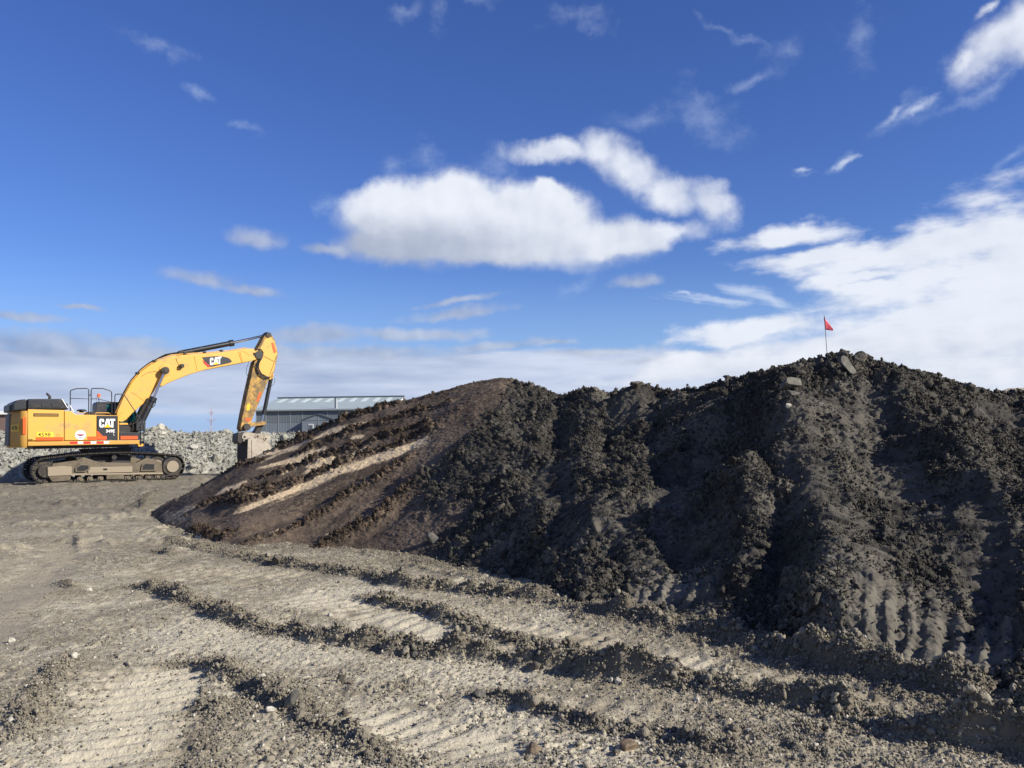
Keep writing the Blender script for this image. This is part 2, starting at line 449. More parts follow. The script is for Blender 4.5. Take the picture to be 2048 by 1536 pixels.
# pale wood-chip or sawdust trails on the brown slope: (line, half-width, strength)
TAN = [(o300([(1400, 245), (1200, 305), (1050, 352), (900, 412), (780, 462), (640, 502), (500, 578)]), 0.13, 1.0),
       (o300([(900, 440), (780, 480), (700, 520), (600, 560)]), 0.16, 0.8),
       (o300([(1300, 385), (1150, 447), (1000, 507), (850, 562), (800, 592)]), 0.09, 0.9),
       (o300([(1265, 366), (1170, 384)]), 0.05, 0.9),
       (o300([(1020, 450), (850, 512), (700, 562), (600, 595)]), 0.14, 0.9),
       (o300([(1330, 440), (1150, 492), (950, 562), (830, 622)]), 0.11, 1.0),
       (o300([(600, 650), (500, 690), (420, 715), (370, 738)]), 0.16, 0.9),
       (o300([(1750, 380), (1550, 442), (1350, 502), (1150, 572), (1000, 632), (850, 692), (700, 756), (560, 806), (440, 864), (330, 912)]), 0.15, 1.0),
       (o300([(1000, 650), (850, 715), (720, 775), (640, 800)]), 0.30, 0.60),
       (o300([(1300, 560), (1150, 640), (1000, 715), (850, 800), (700, 880)]), 0.30, 0.45),
       (o300([(680, 700), (580, 735), (490, 772)]), 0.16, 1.0),
       (o300([(1200, 902), (1100, 940), (1010, 975)]), 0.13, 0.8),
       (o300([(250, 950), (310, 968), (380, 965)]), 0.22, 1.0),
       (o300([(350, 785), (260, 815), (120, 845)]), 0.16, 0.7),
       (o300([(60, 830), (150, 880), (300, 870)]), 0.22, 0.6),
       (o300([(1700, 210), (1500, 250)]), 0.08, 0.4),
       (o300([(900, 560), (760, 610)]), 0.10, 0.7), (o300([(1180, 470), (1000, 530), (880, 575)]), 0.05, 1.0), (o300([(1080, 425), (900, 490), (760, 545), (640, 585)]), 0.06, 1.0), (o300([(1500, 230), (1380, 255), (1250, 300)]), 0.05, 0.9),
       (o300([(560, 690), (460, 725), (380, 765), (300, 800)]), 0.08, 1.0), (o300([(760, 640), (640, 690), (560, 720)]), 0.06, 0.9), (o300([(1650, 390), (1500, 440), (1400, 470)]), 0.07, 1.0), (o300([(900, 870), (760, 930), (650, 965)]), 0.06, 0.6)]
def w_(pts): return [on_mound(*p) for p in pts]
D_ROWS_W = [(w_(a), h, w) for a, h, w in D_ROWS]
TAN_W = [(w_(a), w, s) for a, w, s in TAN]
# ribs (+) and hollows (-) of the dark face: (u, v, radius px across, radius px down, height)
RELIEF = [(1745, 850, 95, 140, -0.34), (1370, 930, 80, 70, -0.26), (1560, 1120, 40, 90, -0.26), (1390, 1080, 60, 60, -0.20), (1600, 860, 60, 60, 0.12), (1650, 960, 60, 40, 0.10),
          (1850, 1120, 60, 120, -0.18), (1985, 1130, 60, 100, -0.22), (2020, 850, 60, 60, -0.15), (1270, 790, 45, 26, 0.20), (1190, 800, 40, 22, 0.12), (1120, 870, 60, 40, -0.22),
          (1040, 830, 40, 30, -0.14), (960, 800, 60, 20, 0.08), (1230, 850, 50, 50, -0.18), (1480, 860, 60, 60, -0.15), (1930, 900, 50, 40, 0.10), (1690, 745, 30, 20, 0.10), (1580, 775, 30, 24, 0.10)]
RELIEF_W = [(on_mound(u, v), a, b, h) for u, v, a, b, h in RELIEF]
RIBS = [([(1450, 940), (1490, 985), (1515, 1040), (1525, 1100), (1520, 1170)], 0.26, 0.24), ([(1830, 830), (1900, 900), (1960, 965), (2010, 1030), (2048, 1090)], 0.22, 0.26),
        ([(1570, 760), (1560, 830), (1575, 900), (1600, 960)], 0.14, 0.26), ([(1190, 1000), (1235, 1060), (1270, 1110), (1290, 1140)], 0.10, 0.14), ([(1610, 1020), (1650, 1100), (1700, 1180), (1710, 1240)], 0.16, 0.26),
        ([(1000, 960), (1060, 1020), (1100, 1080)], 0.12, 0.22), ([(1140, 800), (1090, 860), (1050, 940)], 0.14, 0.26), ([(1590, 1200), (1640, 1240), (1720, 1265)], 0.16, 0.20)]
RIBS_W = [(w_(a), h, w) for a, h, w in RIBS]
# cleat marks pressed into the foot of the face: short smooth ridges running down the slope
CLEATS = []
for k, (x0, dx) in enumerate([(1255, 0), (1291, 0), (1325, 0), (1356, 0), (1388, 0), (1416, 0)]):
    CLEATS.append(([(x0 + 6, 1142), (x0 + 6, 1168), (x0 - 2, 1195), (x0 - 18, 1214)], 0.065, 0.040))
for x0 in (1738, 1778, 1818, 1862, 1912, 1962, 2012):
    CLEATS.append(([(x0 + 4, 1085 + (x0 - 1738) * 0.04), (x0 + 3, 1165 + (x0 - 1738) * 0.06), (x0 + 2, 1240 + (x0 - 1738) * 0.08), (x0, 1290 + (x0 - 1738) * 0.1), (x0 - 8, 1312 + (x0 - 1738) * 0.12), (x0 - 26, 1332 + (x0 - 1738) * 0.12)], 0.075, 0.048))
_rc = random.Random(12)
CLEATS = [([(u + _rc.uniform(-3, 3), v + _rc.uniform(-6, 6)) for u, v in a], h * _rc.uniform(0.75, 1.3) * 0.62, w * _rc.uniform(0.7, 1.2) * 0.92) for a, h, w in CLEATS]
CLEATS_W = [(w_(a), h, w) for a, h, w in CLEATS]
MPASS = [([(1170, 985), (1215, 1040), (1262, 1105), (1300, 1150)], 0.20, 0.022, 0.13), ([(1320, 960), (1345, 1040), (1362, 1110)], 0.22, 0.012, 0.14), ([(1790, 900), (1830, 980), (1850, 1080)], 0.30, 0.022, 0.15),
         ([(1900, 960), (1950, 1060), (1985, 1160)], 0.26, 0.020, 0.15), ([(1215, 795), (1270, 810), (1330, 815)], 0.34, 0.018, 0.16), ([(1930, 820), (1990, 835), (2060, 845)], 0.40, 0.020, 0.16), ([(1610, 880), (1625, 960), (1650, 1040)], 0.26, 0.016, 0.15),
         ([(1080, 930), (1120, 1010), (1150, 1090)], 0.25, 0.016, 0.15), ([(1700, 1000), (1715, 1080), (1730, 1150)], 0.28, 0.018, 0.15)]
MPASS_W = [(w_(a), w, d, pe) for a, w, d, pe in MPASS]
SMOOTH_PATCH = [((1330, 1180), 110, 50), ((1860, 1280), 170, 70), ((1270, 800), 45, 26), ((1750, 850), 80, 120), ((1370, 930), 70, 60), ((1565, 1130), 30, 80), ((1990, 1130), 50, 80), ((2010, 820), 60, 26), ((1410, 1080), 60, 60)]

def build_mound():
    a0, a1 = float(azel(300, 1000)[0]) - 0.004, rad(43)
    nc, nf, nb = 960, 610, 40
    A = np.linspace(a0, a1, nc).astype(np.float32)
    tr = toe_r(A); cr = np.maximum(crest_r(A), tr + 0.25)
    ts = np.linspace(0, 1, nf) ** 1.0
    R = np.empty((nf + nb, nc), np.float32)
    R[:nf] = (tr - 0.5)[None] + (cr + 0.3 - tr + 0.5)[None] * ts[:, None]
    R[nf:] = (cr + 0.3)[None] + (np.linspace(0, 1, nb + 1)[1:] ** 1.3 * 7.0)[:, None]
    X = (R * np.sin(A)[None]).ravel().astype(np.float32); Y = (R * np.cos(A)[None]).ravel().astype(np.float32)
    Z, T = mound_base(X, Y)
    Z = Z.astype(np.float32)
    # ---- which soil: brown slope on the left, dark clay on the right
    bl = np.array([tuple(p)[:2] for p in w_([(860, 1125), (900, 1050), (830, 960), (880, 930), (960, 860), (1010, 800), (1030, 762)])] + [(1.2, 19.0), (2.0, 25.0)])
    bxx = np.interp(Y, bl[:, 1][np.argsort(bl[:, 1])], bl[:, 0][np.argsort(bl[:, 1])])
    wob = fbm(X / 0.9, Y / 0.9, 4, 0.55, 3) * 0.9
    brown = sstep(0.35, -0.35, X - bxx + wob)
    # ---- large relief
    lo = fbm(X / 2.0, Y / 2.0, 3, 0.5, 11) * 0.24 * (1 - brown) + (fbm(X / 0.75, Y / 0.75, 4, 0.55, 17) * 0.28) * (1 - 0.85 * brown)
    inside = sstep(-0.02, 0.10, T)
    Z += lo * inside
    for p, a, b, h in RELIEF_W:
        dist = math.hypot(p.x, p.y); th = math.atan2(p.x, p.y)
        ca = (X * math.cos(th) - Y * math.sin(th)) / (a * dist / F_PX)
        al = (X * math.sin(th) + Y * math.cos(th) - dist) / (b * dist / F_PX * 1.9)
        Z += h * np.exp(-(ca * ca + al * al) * 0.9)
    rough = np.ones_like(Z)                         # how crumbly
    wx = X + perlin(X / 0.35, Y / 0.35, 31) * 0.07; wy = Y + perlin(X / 0.35, Y / 0.35, 32) * 0.07
    for pts, h, w in RIBS_W:
        i = local(X, Y, pts, w * 4)
        d, t, s, L = poly_dist(wx[i], wy[i], pts)
        Z[i] += h * np.exp(-(d / w) ** 2) * np.sin(PI * np.clip(t * 0.94 + 0.03, 0, 1)) ** 0.5
    row = np.zeros_like(Z)
    for pts, h, w in D_ROWS_W:
        i = local(X, Y, pts, w * 4)
        d, t, s, L = poly_dist(wx[i], wy[i], pts)
        env = np.clip(np.minimum(t * 8, (1 - t) * 8), 0, 1)
        # steep to the photographer's side, gentle behind
        k = np.where(s < 0, np.exp(-(d / w) ** 2), np.exp(-(d / (w * 0.62)) ** 2)) * env
        n = np.clip(0.62 + 1.1 * perlin(X[i] / 0.35, Y[i] / 0.35, 41) + 0.5 * perlin(X[i] / 0.1, Y[i] / 0.1, 42), 0.1, 1.4); k = k * np.clip(n * 1.5, 0.2, 1)
        Z[i] += 0.55 * h * k * n
        row[i] = np.maximum(row[i], k)
    shallow = np.zeros_like(Z)                      # furrows beside the rows are smooth
    for pts, h, w in D_ROWS_W[:6]:
        i = local(X, Y, pts, 1.0)
        d, t, s, L = poly_dist(wx[i], wy[i], pts)
        env = np.clip(np.minimum(t * 6, (1 - t) * 6), 0, 1)
        Z[i] -= 0.05 * np.exp(-((d - 0.42) / 0.16) ** 2) * env
    rough = rough * (1 - 0.86 * brown * (1 - np.clip(row * 1.6, 0, 1)))
    pat = np.zeros_like(Z)
    for (u, v), a, b in SMOOTH_PATCH:
        p = on_mound(u, v); dist = math.hypot(p.x, p.y); th = math.atan2(p.x, p.y)
        ca = (X * math.cos(th) - Y * math.sin(th)) / (a * dist / F_PX)
        al = (X * math.sin(th) + Y * math.cos(th) - dist) / (b * dist / F_PX * 1.9)
        pat = np.maximum(pat, np.exp(-(ca * ca + al * al) ** 2 * 0.8))
    pn = fbm(X / 0.5, Y / 0.5, 3, 0.5, 51)
    smooth_noise = sstep(0.02, 0.16, fbm(X / 1.1, Y / 1.1, 4, 0.55, 57))
    rough *= 1 - 0.62 * sstep(0.30, 0.85, pat + pn * 0.9)
    rough *= 1 - 0.50 * smooth_noise * (1 - brown)
    # ---- soil colour masks
    tan = np.zeros_like(Z)
    for pts, w, s_ in TAN_W:
        i = local(X, Y, pts, w * 3.5)
        d, t, sd_, L = poly_dist(wx[i], wy[i], pts)
        env = np.clip(np.minimum(t * 6, (1 - t) * 6), 0, 1)
        ww = w * 1.15 * (0.7 + 0.9 * np.clip(perlin(X[i] / 0.6, Y[i] / 0.6, 61) + 0.4, 0, 1))
        tan[i] = np.maximum(tan[i], s_ * env * np.exp(-(d / ww) ** 2))
    tan = tan ** 1.35
    tan *= (1 - 0.85 * np.clip(row * 2.2 - 0.3, 0, 1))
    # ---- normals of the smooth form, then clods pushed out along them
    G = np.stack([X, Y, Z], 1).reshape(nf + nb, nc, 3)
    du = np.gradient(G, axis=1); dv = np.gradient(G, axis=0)
    N = np.cross(du, dv); N /= np.linalg.norm(N, axis=2, keepdims=True) + 1e-9
    N = N.reshape(-1, 3)
    # soften the field of normals: push mostly up
    N = N * 0.75 + np.array([0, 0, 0.25]); N /= np.linalg.norm(N, axis=1, keepdims=True)
    S = X * 0.97 + Z * 0.5; Tt = Y * 0.97 + Z * 0.55       # surface coordinates
    qx = S + perlin(S / 0.11, Tt / 0.11, 71) * 0.035; qy = Tt + perlin(S / 0.11, Tt / 0.11, 72) * 0.035
    big = lumps(qx, qy, 0.42, 0.35, 81, 0.22, 0.50, 0.25)
    mid = lumps(qx, qy, 0.19, 0.60, 83, 0.25, 0.62, 0.15)
    sml = lumps(qx, qy, 0.085, 0.75, 85, 0.28, 0.66, 0.05)
    fin = lumps(qx, qy, 0.042, 0.75, 87, 0.30, 0.68)
    clump = sstep(-0.25, 0.30, fbm(S / 0.55, Tt / 0.55, 3, 0.55, 91))
    bil = fbm(qx / 0.16, qy / 0.16, 3, 0.6, 95, billow=True)
    disp = rough * ((big * 0.60 + mid * 0.55) * (0.30 + 0.9 * clump) + sml * (0.60 + 0.5 * clump) + bil * 0.05) + (1 - rough) * (1 - brown) * (sml * 0.35 + fin * 0.5) + fin * (0.35 + 0.65 * rough) * 0.8
    disp += row * (sml * 0.45 + mid * 0.10)
    disp += (1 - rough) * (1 - brown) * (perlin(S / 0.22, Tt / 0.035, 403) * 0.010 + perlin(S / 0.5, Tt / 0.09, 404) * 0.014)
    disp += brown * (1 - np.clip(row, 0, 1)) * (perlin(S / 0.03, Tt / 0.09, 97) * 0.004)
    for pts, w, dp, pe in MPASS_W:
        i = local(X, Y, pts, w + 0.2)
        d, t, s, L = poly_dist(wx[i], wy[i], pts)
        m = sstep(w, w * 0.7, d) * np.clip(np.minimum(t * L, (1 - t) * L) / 0.25, 0, 1) * (0.35 + 1.1 * np.clip(0.5 + fbm(X[i] / 0.4, Y[i] / 0.4, 2, 0.5, 405), 0, 1))
        ph = t * L / pe + perlin(X[i] / 0.2, Y[i] / 0.2, 406) * 0.3
        saw = ph - np.floor(ph)
        disp[i] = disp[i] * (1 - 0.72 * m) + dp * m * (saw ** 0.6 - 0.5) * 2 + 0.018 * np.exp(-((d - w) / 0.05) ** 2) * np.clip(m * 3 + 0.3, 0, 1)
        rough[i] *= 1 - 0.6 * m
    edge = sstep(-0.06, 0.06, T)
    disp *= edge
    V = np.stack([X, Y, Z], 1) + N * disp[:, None]
    # ---- cleats: smooth ridges with a sharp side, after the clods
    pale = np.zeros_like(Z)
    cz = np.zeros_like(Z); cm = np.zeros_like(Z)
    for pts, h, w in CLEATS_W:
        i = local(X, Y, pts, w * 4)
        d, t, s, L = poly_dist(wx[i] * 0.15 + X[i] * 0.85, wy[i] * 0.15 + Y[i] * 0.85, pts)
        env = np.clip(np.minimum(t * 1.7, (1 - t) * 6), 0, 1) ** 1.5
        cz[i] = np.maximum(cz[i], h * np.exp(-(d / w) ** 4) * env)
        cm[i] = np.maximum(cm[i], np.clip(np.minimum(t * 1.9, (1 - t) * 8), 0, 1) ** 1.3 * np.exp(-(d / (w * 2.4)) ** 4))
    V[:, 2] += cz * (0.9 + 0.6 * perlin(X / 0.05, Y / 0.05, 401)) - cm * (disp * 0.60) * N[:, 2]
    rough = rough * (1 - 0.75 * cm)
    pale = np.maximum(pale, cm * 0.45)  # cleat lanes coloured paler so that they look sunlit
    lowpale = sstep(0.42, 0.02, T) * (1 - brown) * sstep(0.25, 0.50, X * 0.10 + 0.35)
    pale = np.maximum(pale, lowpale * (0.50 + 0.6 * fbm(X / 0.6, Y / 0.6, 3, 0.5, 99)))
    # settle the crest to the height it has against the sky
    el = (V[:, 2] - CAM_H) / np.hypot(V[:, 0], V[:, 1])
    elm = el.reshape(nf + nb, nc); prom = np.sort(elm, axis=0)[-3]
    want = (np.interp(A, _ca, _ch) - CAM_H) / np.interp(A, _ca, _cr)
    k = 71; ker = np.hanning(k); ker /= ker.sum()
    diff = np.convolve(np.pad(want - prom, k // 2, mode='edge'), ker, 'valid')
    k2 = 21; ker2 = np.hanning(k2); ker2 /= ker2.sum()
    diff2 = np.convolve(np.pad(want - prom, k2 // 2, mode='edge'), ker2, 'valid')
    m_ = sstep(float(azel(980, 760)[0]), float(azel(1120, 760)[0]), A)
    diff = diff * (1 - m_) + diff2 * m_
    lift = (diff * cr)[None] * sstep(0.25, 0.97, T.reshape(nf + nb, nc))
    V[:, 2] += lift.ravel()
    # bury the rim
    V[:, 2] -= sstep(0.0, -0.12, T) * 0.25
    V[:, 2] = np.maximum(V[:, 2], -0.4)
    me = grid_mesh('dirt_mound', V, nf + nb, nc, attrs={'brown': brown, 'tan_chips': tan, 'pale': np.clip(pale, 0, 1), 'crumb': np.clip(rough, 0, 1)})
    return me, (X, Y, V, N, rough, row, brown, T, nf, nb, nc, clump)

# ------------------------------------------------------------------ ground
def gl(pts): return [on_z(*p) for p in pts]
# windrows of clods left beside the blade: (picture line, height, half-width, ground step up behind)
WINDROWS = [
    ([(225, 1172), (250, 1178), (300, 1180), (370, 1205), (450, 1245), (502, 1255), (571, 1272), (646, 1284), (725, 1296), (810, 1308), (878, 1314), (981, 1322), (1077, 1332), (1154, 1346), (1223, 1358),
      (1297, 1366), (1386, 1380), (1448, 1388), (1596, 1410), (1745, 1450), (1893, 1485), (2048, 1510), (2250, 1570)], 0.12, 0.15, 1.9),
    ([(440, 1112), (500, 1122), (547, 1128), (639, 1139), (707, 1149), (776, 1166), (830, 1176), (878, 1176), (981, 1189), (1050, 1197), (1120, 1212)], 0.15, 0.17, 0.02),
    ([(700, 1192), (742, 1202), (844, 1223), (913, 1243), (981, 1271), (1083, 1291), (1166, 1311), (1240, 1330)], 0.12, 0.15, 0.03),
    ([(1166, 1224), (1267, 1242), (1386, 1262), (1505, 1290), (1656, 1336), (1804, 1368), (1953, 1406), (2048, 1426), (2250, 1480), (2500, 1560)], 0.22, 0.17, 0.5),
    ([(345, 1318), (412, 1338), (468, 1360), (499, 1376), (537, 1394), (591, 1428), (639, 1455), (707, 1482), (776, 1520), (830, 1560)], 0.09, 0.16, 0.0),
    ([(913, 1380), (981, 1396), (1040, 1410), (1089, 1424), (1178, 1447), (1252, 1466), (1312, 1478), (1371, 1490), (1450, 1510), (1560, 1540)], 0.11, 0.13, 0.0),
    ([(139, 1305), (125, 1330), (112, 1345), (90, 1362), (67, 1384), (45, 1432), (30, 1480)], 0.075, 0.13, 0.0),
    ([(405, 1360), (402, 1400), (396, 1450), (392, 1500), (390, 1560)], 0.05, 0.12, 0.0),
    ([(288, 1101), (320, 1106), (367, 1112)], 0.12, 0.12, 0.0), ([(285, 1139), (341, 1140)], 0.09, 0.12, 0.0),
    ([(92, 1168), (130, 1172), (165, 1184)], 0.11, 0.10, 0.0), ([(150, 1078), (156, 1096)], 0.11, 0.08, 0.0),
    ([(560, 1360), (620, 1366), (680, 1360), (720, 1370)], 0.05, 0.07, 0.0),
    ([(800, 1130), (900, 1150), (1000, 1168), (1090, 1186)], 0.05, 0.10, 0.0),
    ([(290, 1020), (300, 995), (330, 985)], 0.22, 0.22, 0.0), ([(95, 1010), (130, 1012)], 0.10, 0.25, 0.0), ([(330, 1080), (420, 1105), (520, 1118)], 0.10, 0.2, 0.0),
    ([(180, 1320), (260, 1322), (330, 1324)], 0.03, 0.05, 0.0), ([(1020, 1470), (1080, 1500), (1140, 1540)], 0.03, 0.08, 0), ([(1500, 1450), (1600, 1470), (1720, 1505)], 0.05, 0.09, 0),
    ([(640, 1210), (560, 1230), (500, 1225)], 0.02, 0.1, 0), ([(0, 1420), (40, 1440), (60, 1480)], 0.03, 0.1, 0), ([(1290, 1480), (1360, 1520), (1420, 1560)], 0.08, 0.12, 0)]
WINDROWS_W = [(gl(p), h, w, s) for p, h, w, s in WINDROWS]
# crawler passes that left cleat ripples: (line, half-width, depth, period)
PASSES = [([(265, 1560), (285, 1420), (300, 1325)], 0.42, 0.016, 0.165), ([(700, 1250), (860, 1265), (1000, 1300), (1150, 1330)], 0.30, 0.010, 0.17), ([(250, 1130), (420, 1150), (600, 1160)], 0.6, 0.012, 0.2),
          ([(0, 1170), (60, 1130), (120, 1085)], 0.5, 0.012, 0.2), ([(1000, 1400), (1200, 1420), (1400, 1450)], 0.25, 0.012, 0.17), ([(700, 1420), (900, 1480), (1000, 1536)], 0.3, 0.012, 0.16),
          ([(1000, 1250), (1150, 1275), (1350, 1310), (1450, 1330)], 0.22, 0.012, 0.17), ([(60, 1250), (160, 1200), (230, 1160)], 0.5, 0.012, 0.19), ([(1500, 1340), (1700, 1400), (1900, 1440)], 0.25, 0.014, 0.17),
          ([(560, 1190), (700, 1220), (850, 1250)], 0.35, 0.010, 0.18), ([(930, 1150), (1010, 1150), (1100, 1175)], 0.3, 0.016, 0.2), ([(180, 1040), (120, 1000), (100, 975)], 1.0, 0.015, 0.3)]
PASSES_W = [(gl(p), w, d, pe) for p, w, d, pe in PASSES]
SMOOTH_BAND = gl([(178, 1060), (140, 1096), (85, 1150), (20, 1215), (-60, 1300)])
PALES = [(860, 1260, 150, 40), (300, 1390, 120, 60), (1330, 1335, 90, 22), (760, 1480, 130, 50), (930, 1340, 160, 30), (1010, 1165, 110, 16), (1000, 1440, 110, 40), (600, 1290, 120, 30), (1150, 1500, 120, 40), (130, 1500, 120, 30), (420, 1270, 110, 26), (700, 1190, 90, 20)]
PALES_W = [(on_z(u, v), a, b) for u, v, a, b in PALES]

def build_ground():
    a0, a1 = rad(-43), rad(43)
    nc = 900
    A = np.linspace(a0, a1, nc).astype(np.float32)
    rs = [2.6]
    while rs[-1] < 56:
        r = rs[-1]
        rs.append(r * (1 + (0.0032 if r < 20 else 0.0065)))
    rs = np.array(rs, np.float32); nr = len(rs)
    X = (rs[:, None] * np.sin(A)[None]).ravel(); Y = (rs[:, None] * np.cos(A)[None]).ravel()
    Z = np.zeros_like(X)
    Z += fbm(X / 3.1, Y / 3.1, 3, 0.5, 101) * 0.07
    Z += fbm(X / 0.7, Y / 0.7, 3, 0.5, 103) * 0.035
    R = np.hypot(X, Y)
    wx = X + perlin(X / 0.3, Y / 0.3, 131) * 0.06 + perlin(X / 0.09, Y / 0.09, 133) * 0.02; wy = Y + perlin(X / 0.3, Y / 0.3, 132) * 0.06 + perlin(X / 0.09, Y / 0.09, 134) * 0.02
    row = np.zeros_like(Z)
    for pts, h, w, st in WINDROWS_W:
        i = local(X, Y, pts, w * 5 + 0.1)
        d, t, s, L = poly_dist(wx[i], wy[i], pts)
        env = np.clip(np.minimum(t * L / 0.4, (1 - t) * L / 0.4), 0, 1)
        n = 0.42 + 0.75 * perlin(X[i] / 0.6, Y[i] / 0.6, 141) + 0.55 * perlin(X[i] / 0.18, Y[i] / 0.18, 142) + 3.0 * lumps(wx[i], wy[i], 0.15, 0.75, 143, 0.2, 0.6)
        near = s < 0
        k = np.where(near, np.exp(-(d / (w * 0.38)) ** 2), np.exp(-(d / (w * 1.1)) ** 2)) * env
        Z[i] += 0.95 * h * k * np.clip(n, 0.05, 1.5) * (1 + st * t if st > 0.1 else 1)
        row[i] = np.maximum(row[i], np.where(near, np.exp(-(d / (w * 0.65)) ** 2), np.exp(-(d / (w * 0.9)) ** 2)) * env * min(1, h * 8))
    flat = np.zeros_like(Z)
    for pts, w, dp, pe in PASSES_W:
        i = local(X, Y, pts, w + 0.2)
        d, t, s, L = poly_dist(X[i], Y[i], pts)
        m = sstep(w, w * 0.75, d) * np.clip(np.minimum(t * L, (1 - t) * L) / 0.2, 0, 1) * (0.4 + 0.9 * np.clip(0.5 + fbm(X[i] / 0.5, Y[i] / 0.5, 2, 0.5, 151), 0, 1))
        ph = t * L / pe + perlin(X[i] / 0.25, Y[i] / 0.25, 153) * 0.25
        Z[i] += dp * m * np.sin(2 * PI * ph) - 0.012 * m
        flat[i] = np.maximum(flat[i], m)
    cl0 = perlin(X / 0.35, Y / 0.35, 157)
    d, t, s, L = poly_dist(X, Y, SMOOTH_BAND)
    bw = 0.30 + 0.10 * perlin(X / 1.2, Y / 1.2, 155)
    band = sstep(bw + 0.10, bw - 0.10, d + 0.12 * cl0)
    Z -= band * 0.012
    flat = np.maximum(flat, band)
    cl = fbm(X / 0.9, Y / 0.9, 4, 0.55, 161)
    cl2 = fbm(X / 0.25, Y / 0.25, 3, 0.55, 163)
    clod = np.clip(sstep(0.08, 0.42, cl + cl2 * 0.5) * 0.6 + row * 1.0, 0, 1.0)
    # clumpy strip in the lower left and along the foot of the mound
    for (u, v, a, b, k) in [(455, 1450, 50, 90, 0.8), (90, 1440, 70, 60, 0.5), (1500, 1470, 300, 50, 0.45), (1750, 1400, 300, 30, 0.65), (1000, 1200, 200, 20, 0.4), (1650, 1330, 250, 16, 0.6), (700, 1130, 250, 10, 0.7), (620, 1500, 120, 40, 0.4), (250, 1000, 200, 24, 0.5), (1850, 1520, 200, 60, 0.45)]:
        p = on_z(u, v); dist = p.length
        q = ((X - p.x) / (a * dist / F_PX)) ** 2 + ((Y - p.y) / (b * dist * dist / (F_PX * CAM_H))) ** 2
        clod = np.clip(clod + k * np.exp(-q) * (0.6 + 1.4 * cl2), 0, 1.0)
    # spill round the foot of the mound
    _, T = mound_base(X, Y)
    az = np.arctan2(X, Y)
    spill = np.exp(-((T + 0.03) / 0.07) ** 2) * (az > float(azel(292, 1030)[0]) - 0.02) * (0.5 + 1.2 * np.clip(cl2 + cl * 0.4 + 0.15, 0, 1))
    clod = np.clip(clod + spill, 0, 1)
    Z += 0.05 * spill * (0.6 + perlin(X / 0.25, Y / 0.25, 168)) + sstep(11, 16, R) * sstep(0.05, 0.3, fbm(X / 1.6, Y / 0.8, 4, 0.6, 166)) * 0.10
    qx = X + perlin(X / 0.08, Y / 0.08, 171) * 0.025; qy = Y + perlin(X / 0.08, Y / 0.08, 172) * 0.025
    mid = lumps(qx, qy, 0.17, 0.40, 183, 0.2, 0.52, 0.25)
    sml = lumps(qx, qy, 0.07, 0.62, 185, 0.25, 0.62, 0.05)
    fin = lumps(qx, qy, 0.033, 0.65, 187, 0.28, 0.66)
    fine = sstep(14, 7, R)
    fr = (1 - 0.75 * flat)
    Z += clod * (mid * 0.35 + sml * 0.60) * fr + fin * (0.40 + 0.85 * clod) * fr * (0.3 + 0.7 * fine)
    Z += fbm(X / 0.13, Y / 0.13, 3, 0.6, 191, billow=True) * 0.030 * fr * (0.35 + sstep(-0.2, 0.3, cl2 + cl * 0.5))
    keepout = None
    pale = np.zeros_like(Z)
    for p, a, b in PALES_W:
        dist = p.length
        q = ((X - p.x) / (a * dist / F_PX)) ** 2 + ((Y - p.y) / (b * dist * dist / (F_PX * CAM_H))) ** 2
        pale = np.maximum(pale, np.exp(-q * 0.8))
    pale = np.clip(pale * 0.75 + 0.40 + fbm(X / 0.6, Y / 0.6, 5, 0.6, 195) * 0.9, 0, 1) * (1 - 0.55 * clod) * (0.45 + 0.55 * sstep(30, 12, R))
    # the land rises gently behind the berm, towards the shed
    under = (T > 0.12) & (R < crest_r(az) + 2.0) & (az > float(azel(330, 1000)[0]))
    under = under.reshape(nr, nc)
    keep = ~(under[:-1, :-1] & under[1:, 1:] & under[:-1, 1:] & under[1:, :-1])
    wet = np.clip(clod * 0.9 + row * 0.4, 0, 1)
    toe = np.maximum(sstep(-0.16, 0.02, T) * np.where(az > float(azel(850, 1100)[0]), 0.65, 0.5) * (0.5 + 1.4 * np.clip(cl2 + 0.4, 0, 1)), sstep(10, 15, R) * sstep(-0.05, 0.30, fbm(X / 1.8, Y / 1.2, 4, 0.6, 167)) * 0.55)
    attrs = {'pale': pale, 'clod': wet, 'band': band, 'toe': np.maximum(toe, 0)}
    V = np.stack([X, Y, Z], 1)
    me = grid_mesh('ground', V, nr, nc, keep=keep, attrs=attrs)
    return me, (X, Y, Z, nr, nc, rs, row, clod, flat, T, az)
# ------------------------------------------------------------------ materials
def new_mat(name, rough=0.9, spec=0.2, metal=0.0):
    m = bpy.data.materials.new(name); m.use_nodes = True
    nt = m.node_tree
    b = nt.nodes['Principled BSDF']
    b.inputs['Roughness'].default_value = rough
    b.inputs['Specular IOR Level'].default_value = spec
    b.inputs['Metallic'].default_value = metal
    return m, nt, b
def attr(nt, name):
    n = nt.nodes.new('ShaderNodeAttribute'); n.attribute_name = name
    return NX(nt, n.outputs['Fac'])
def coords(nt, kind='Object'):
    n = nt.nodes.new('ShaderNodeTexCoord')
    return NX(nt, n.outputs[kind])
def bump(nt, b, h, strength=0.5, dist=0.02):
    n = nt.nodes.new('ShaderNodeBump')
    n.inputs['Strength'].default_value = strength
    n.inputs['Distance'].default_value = dist
    nt.links.new(h.s, n.inputs['Height'])
    nt.links.new(n.outputs[0], b.inputs['Normal'])

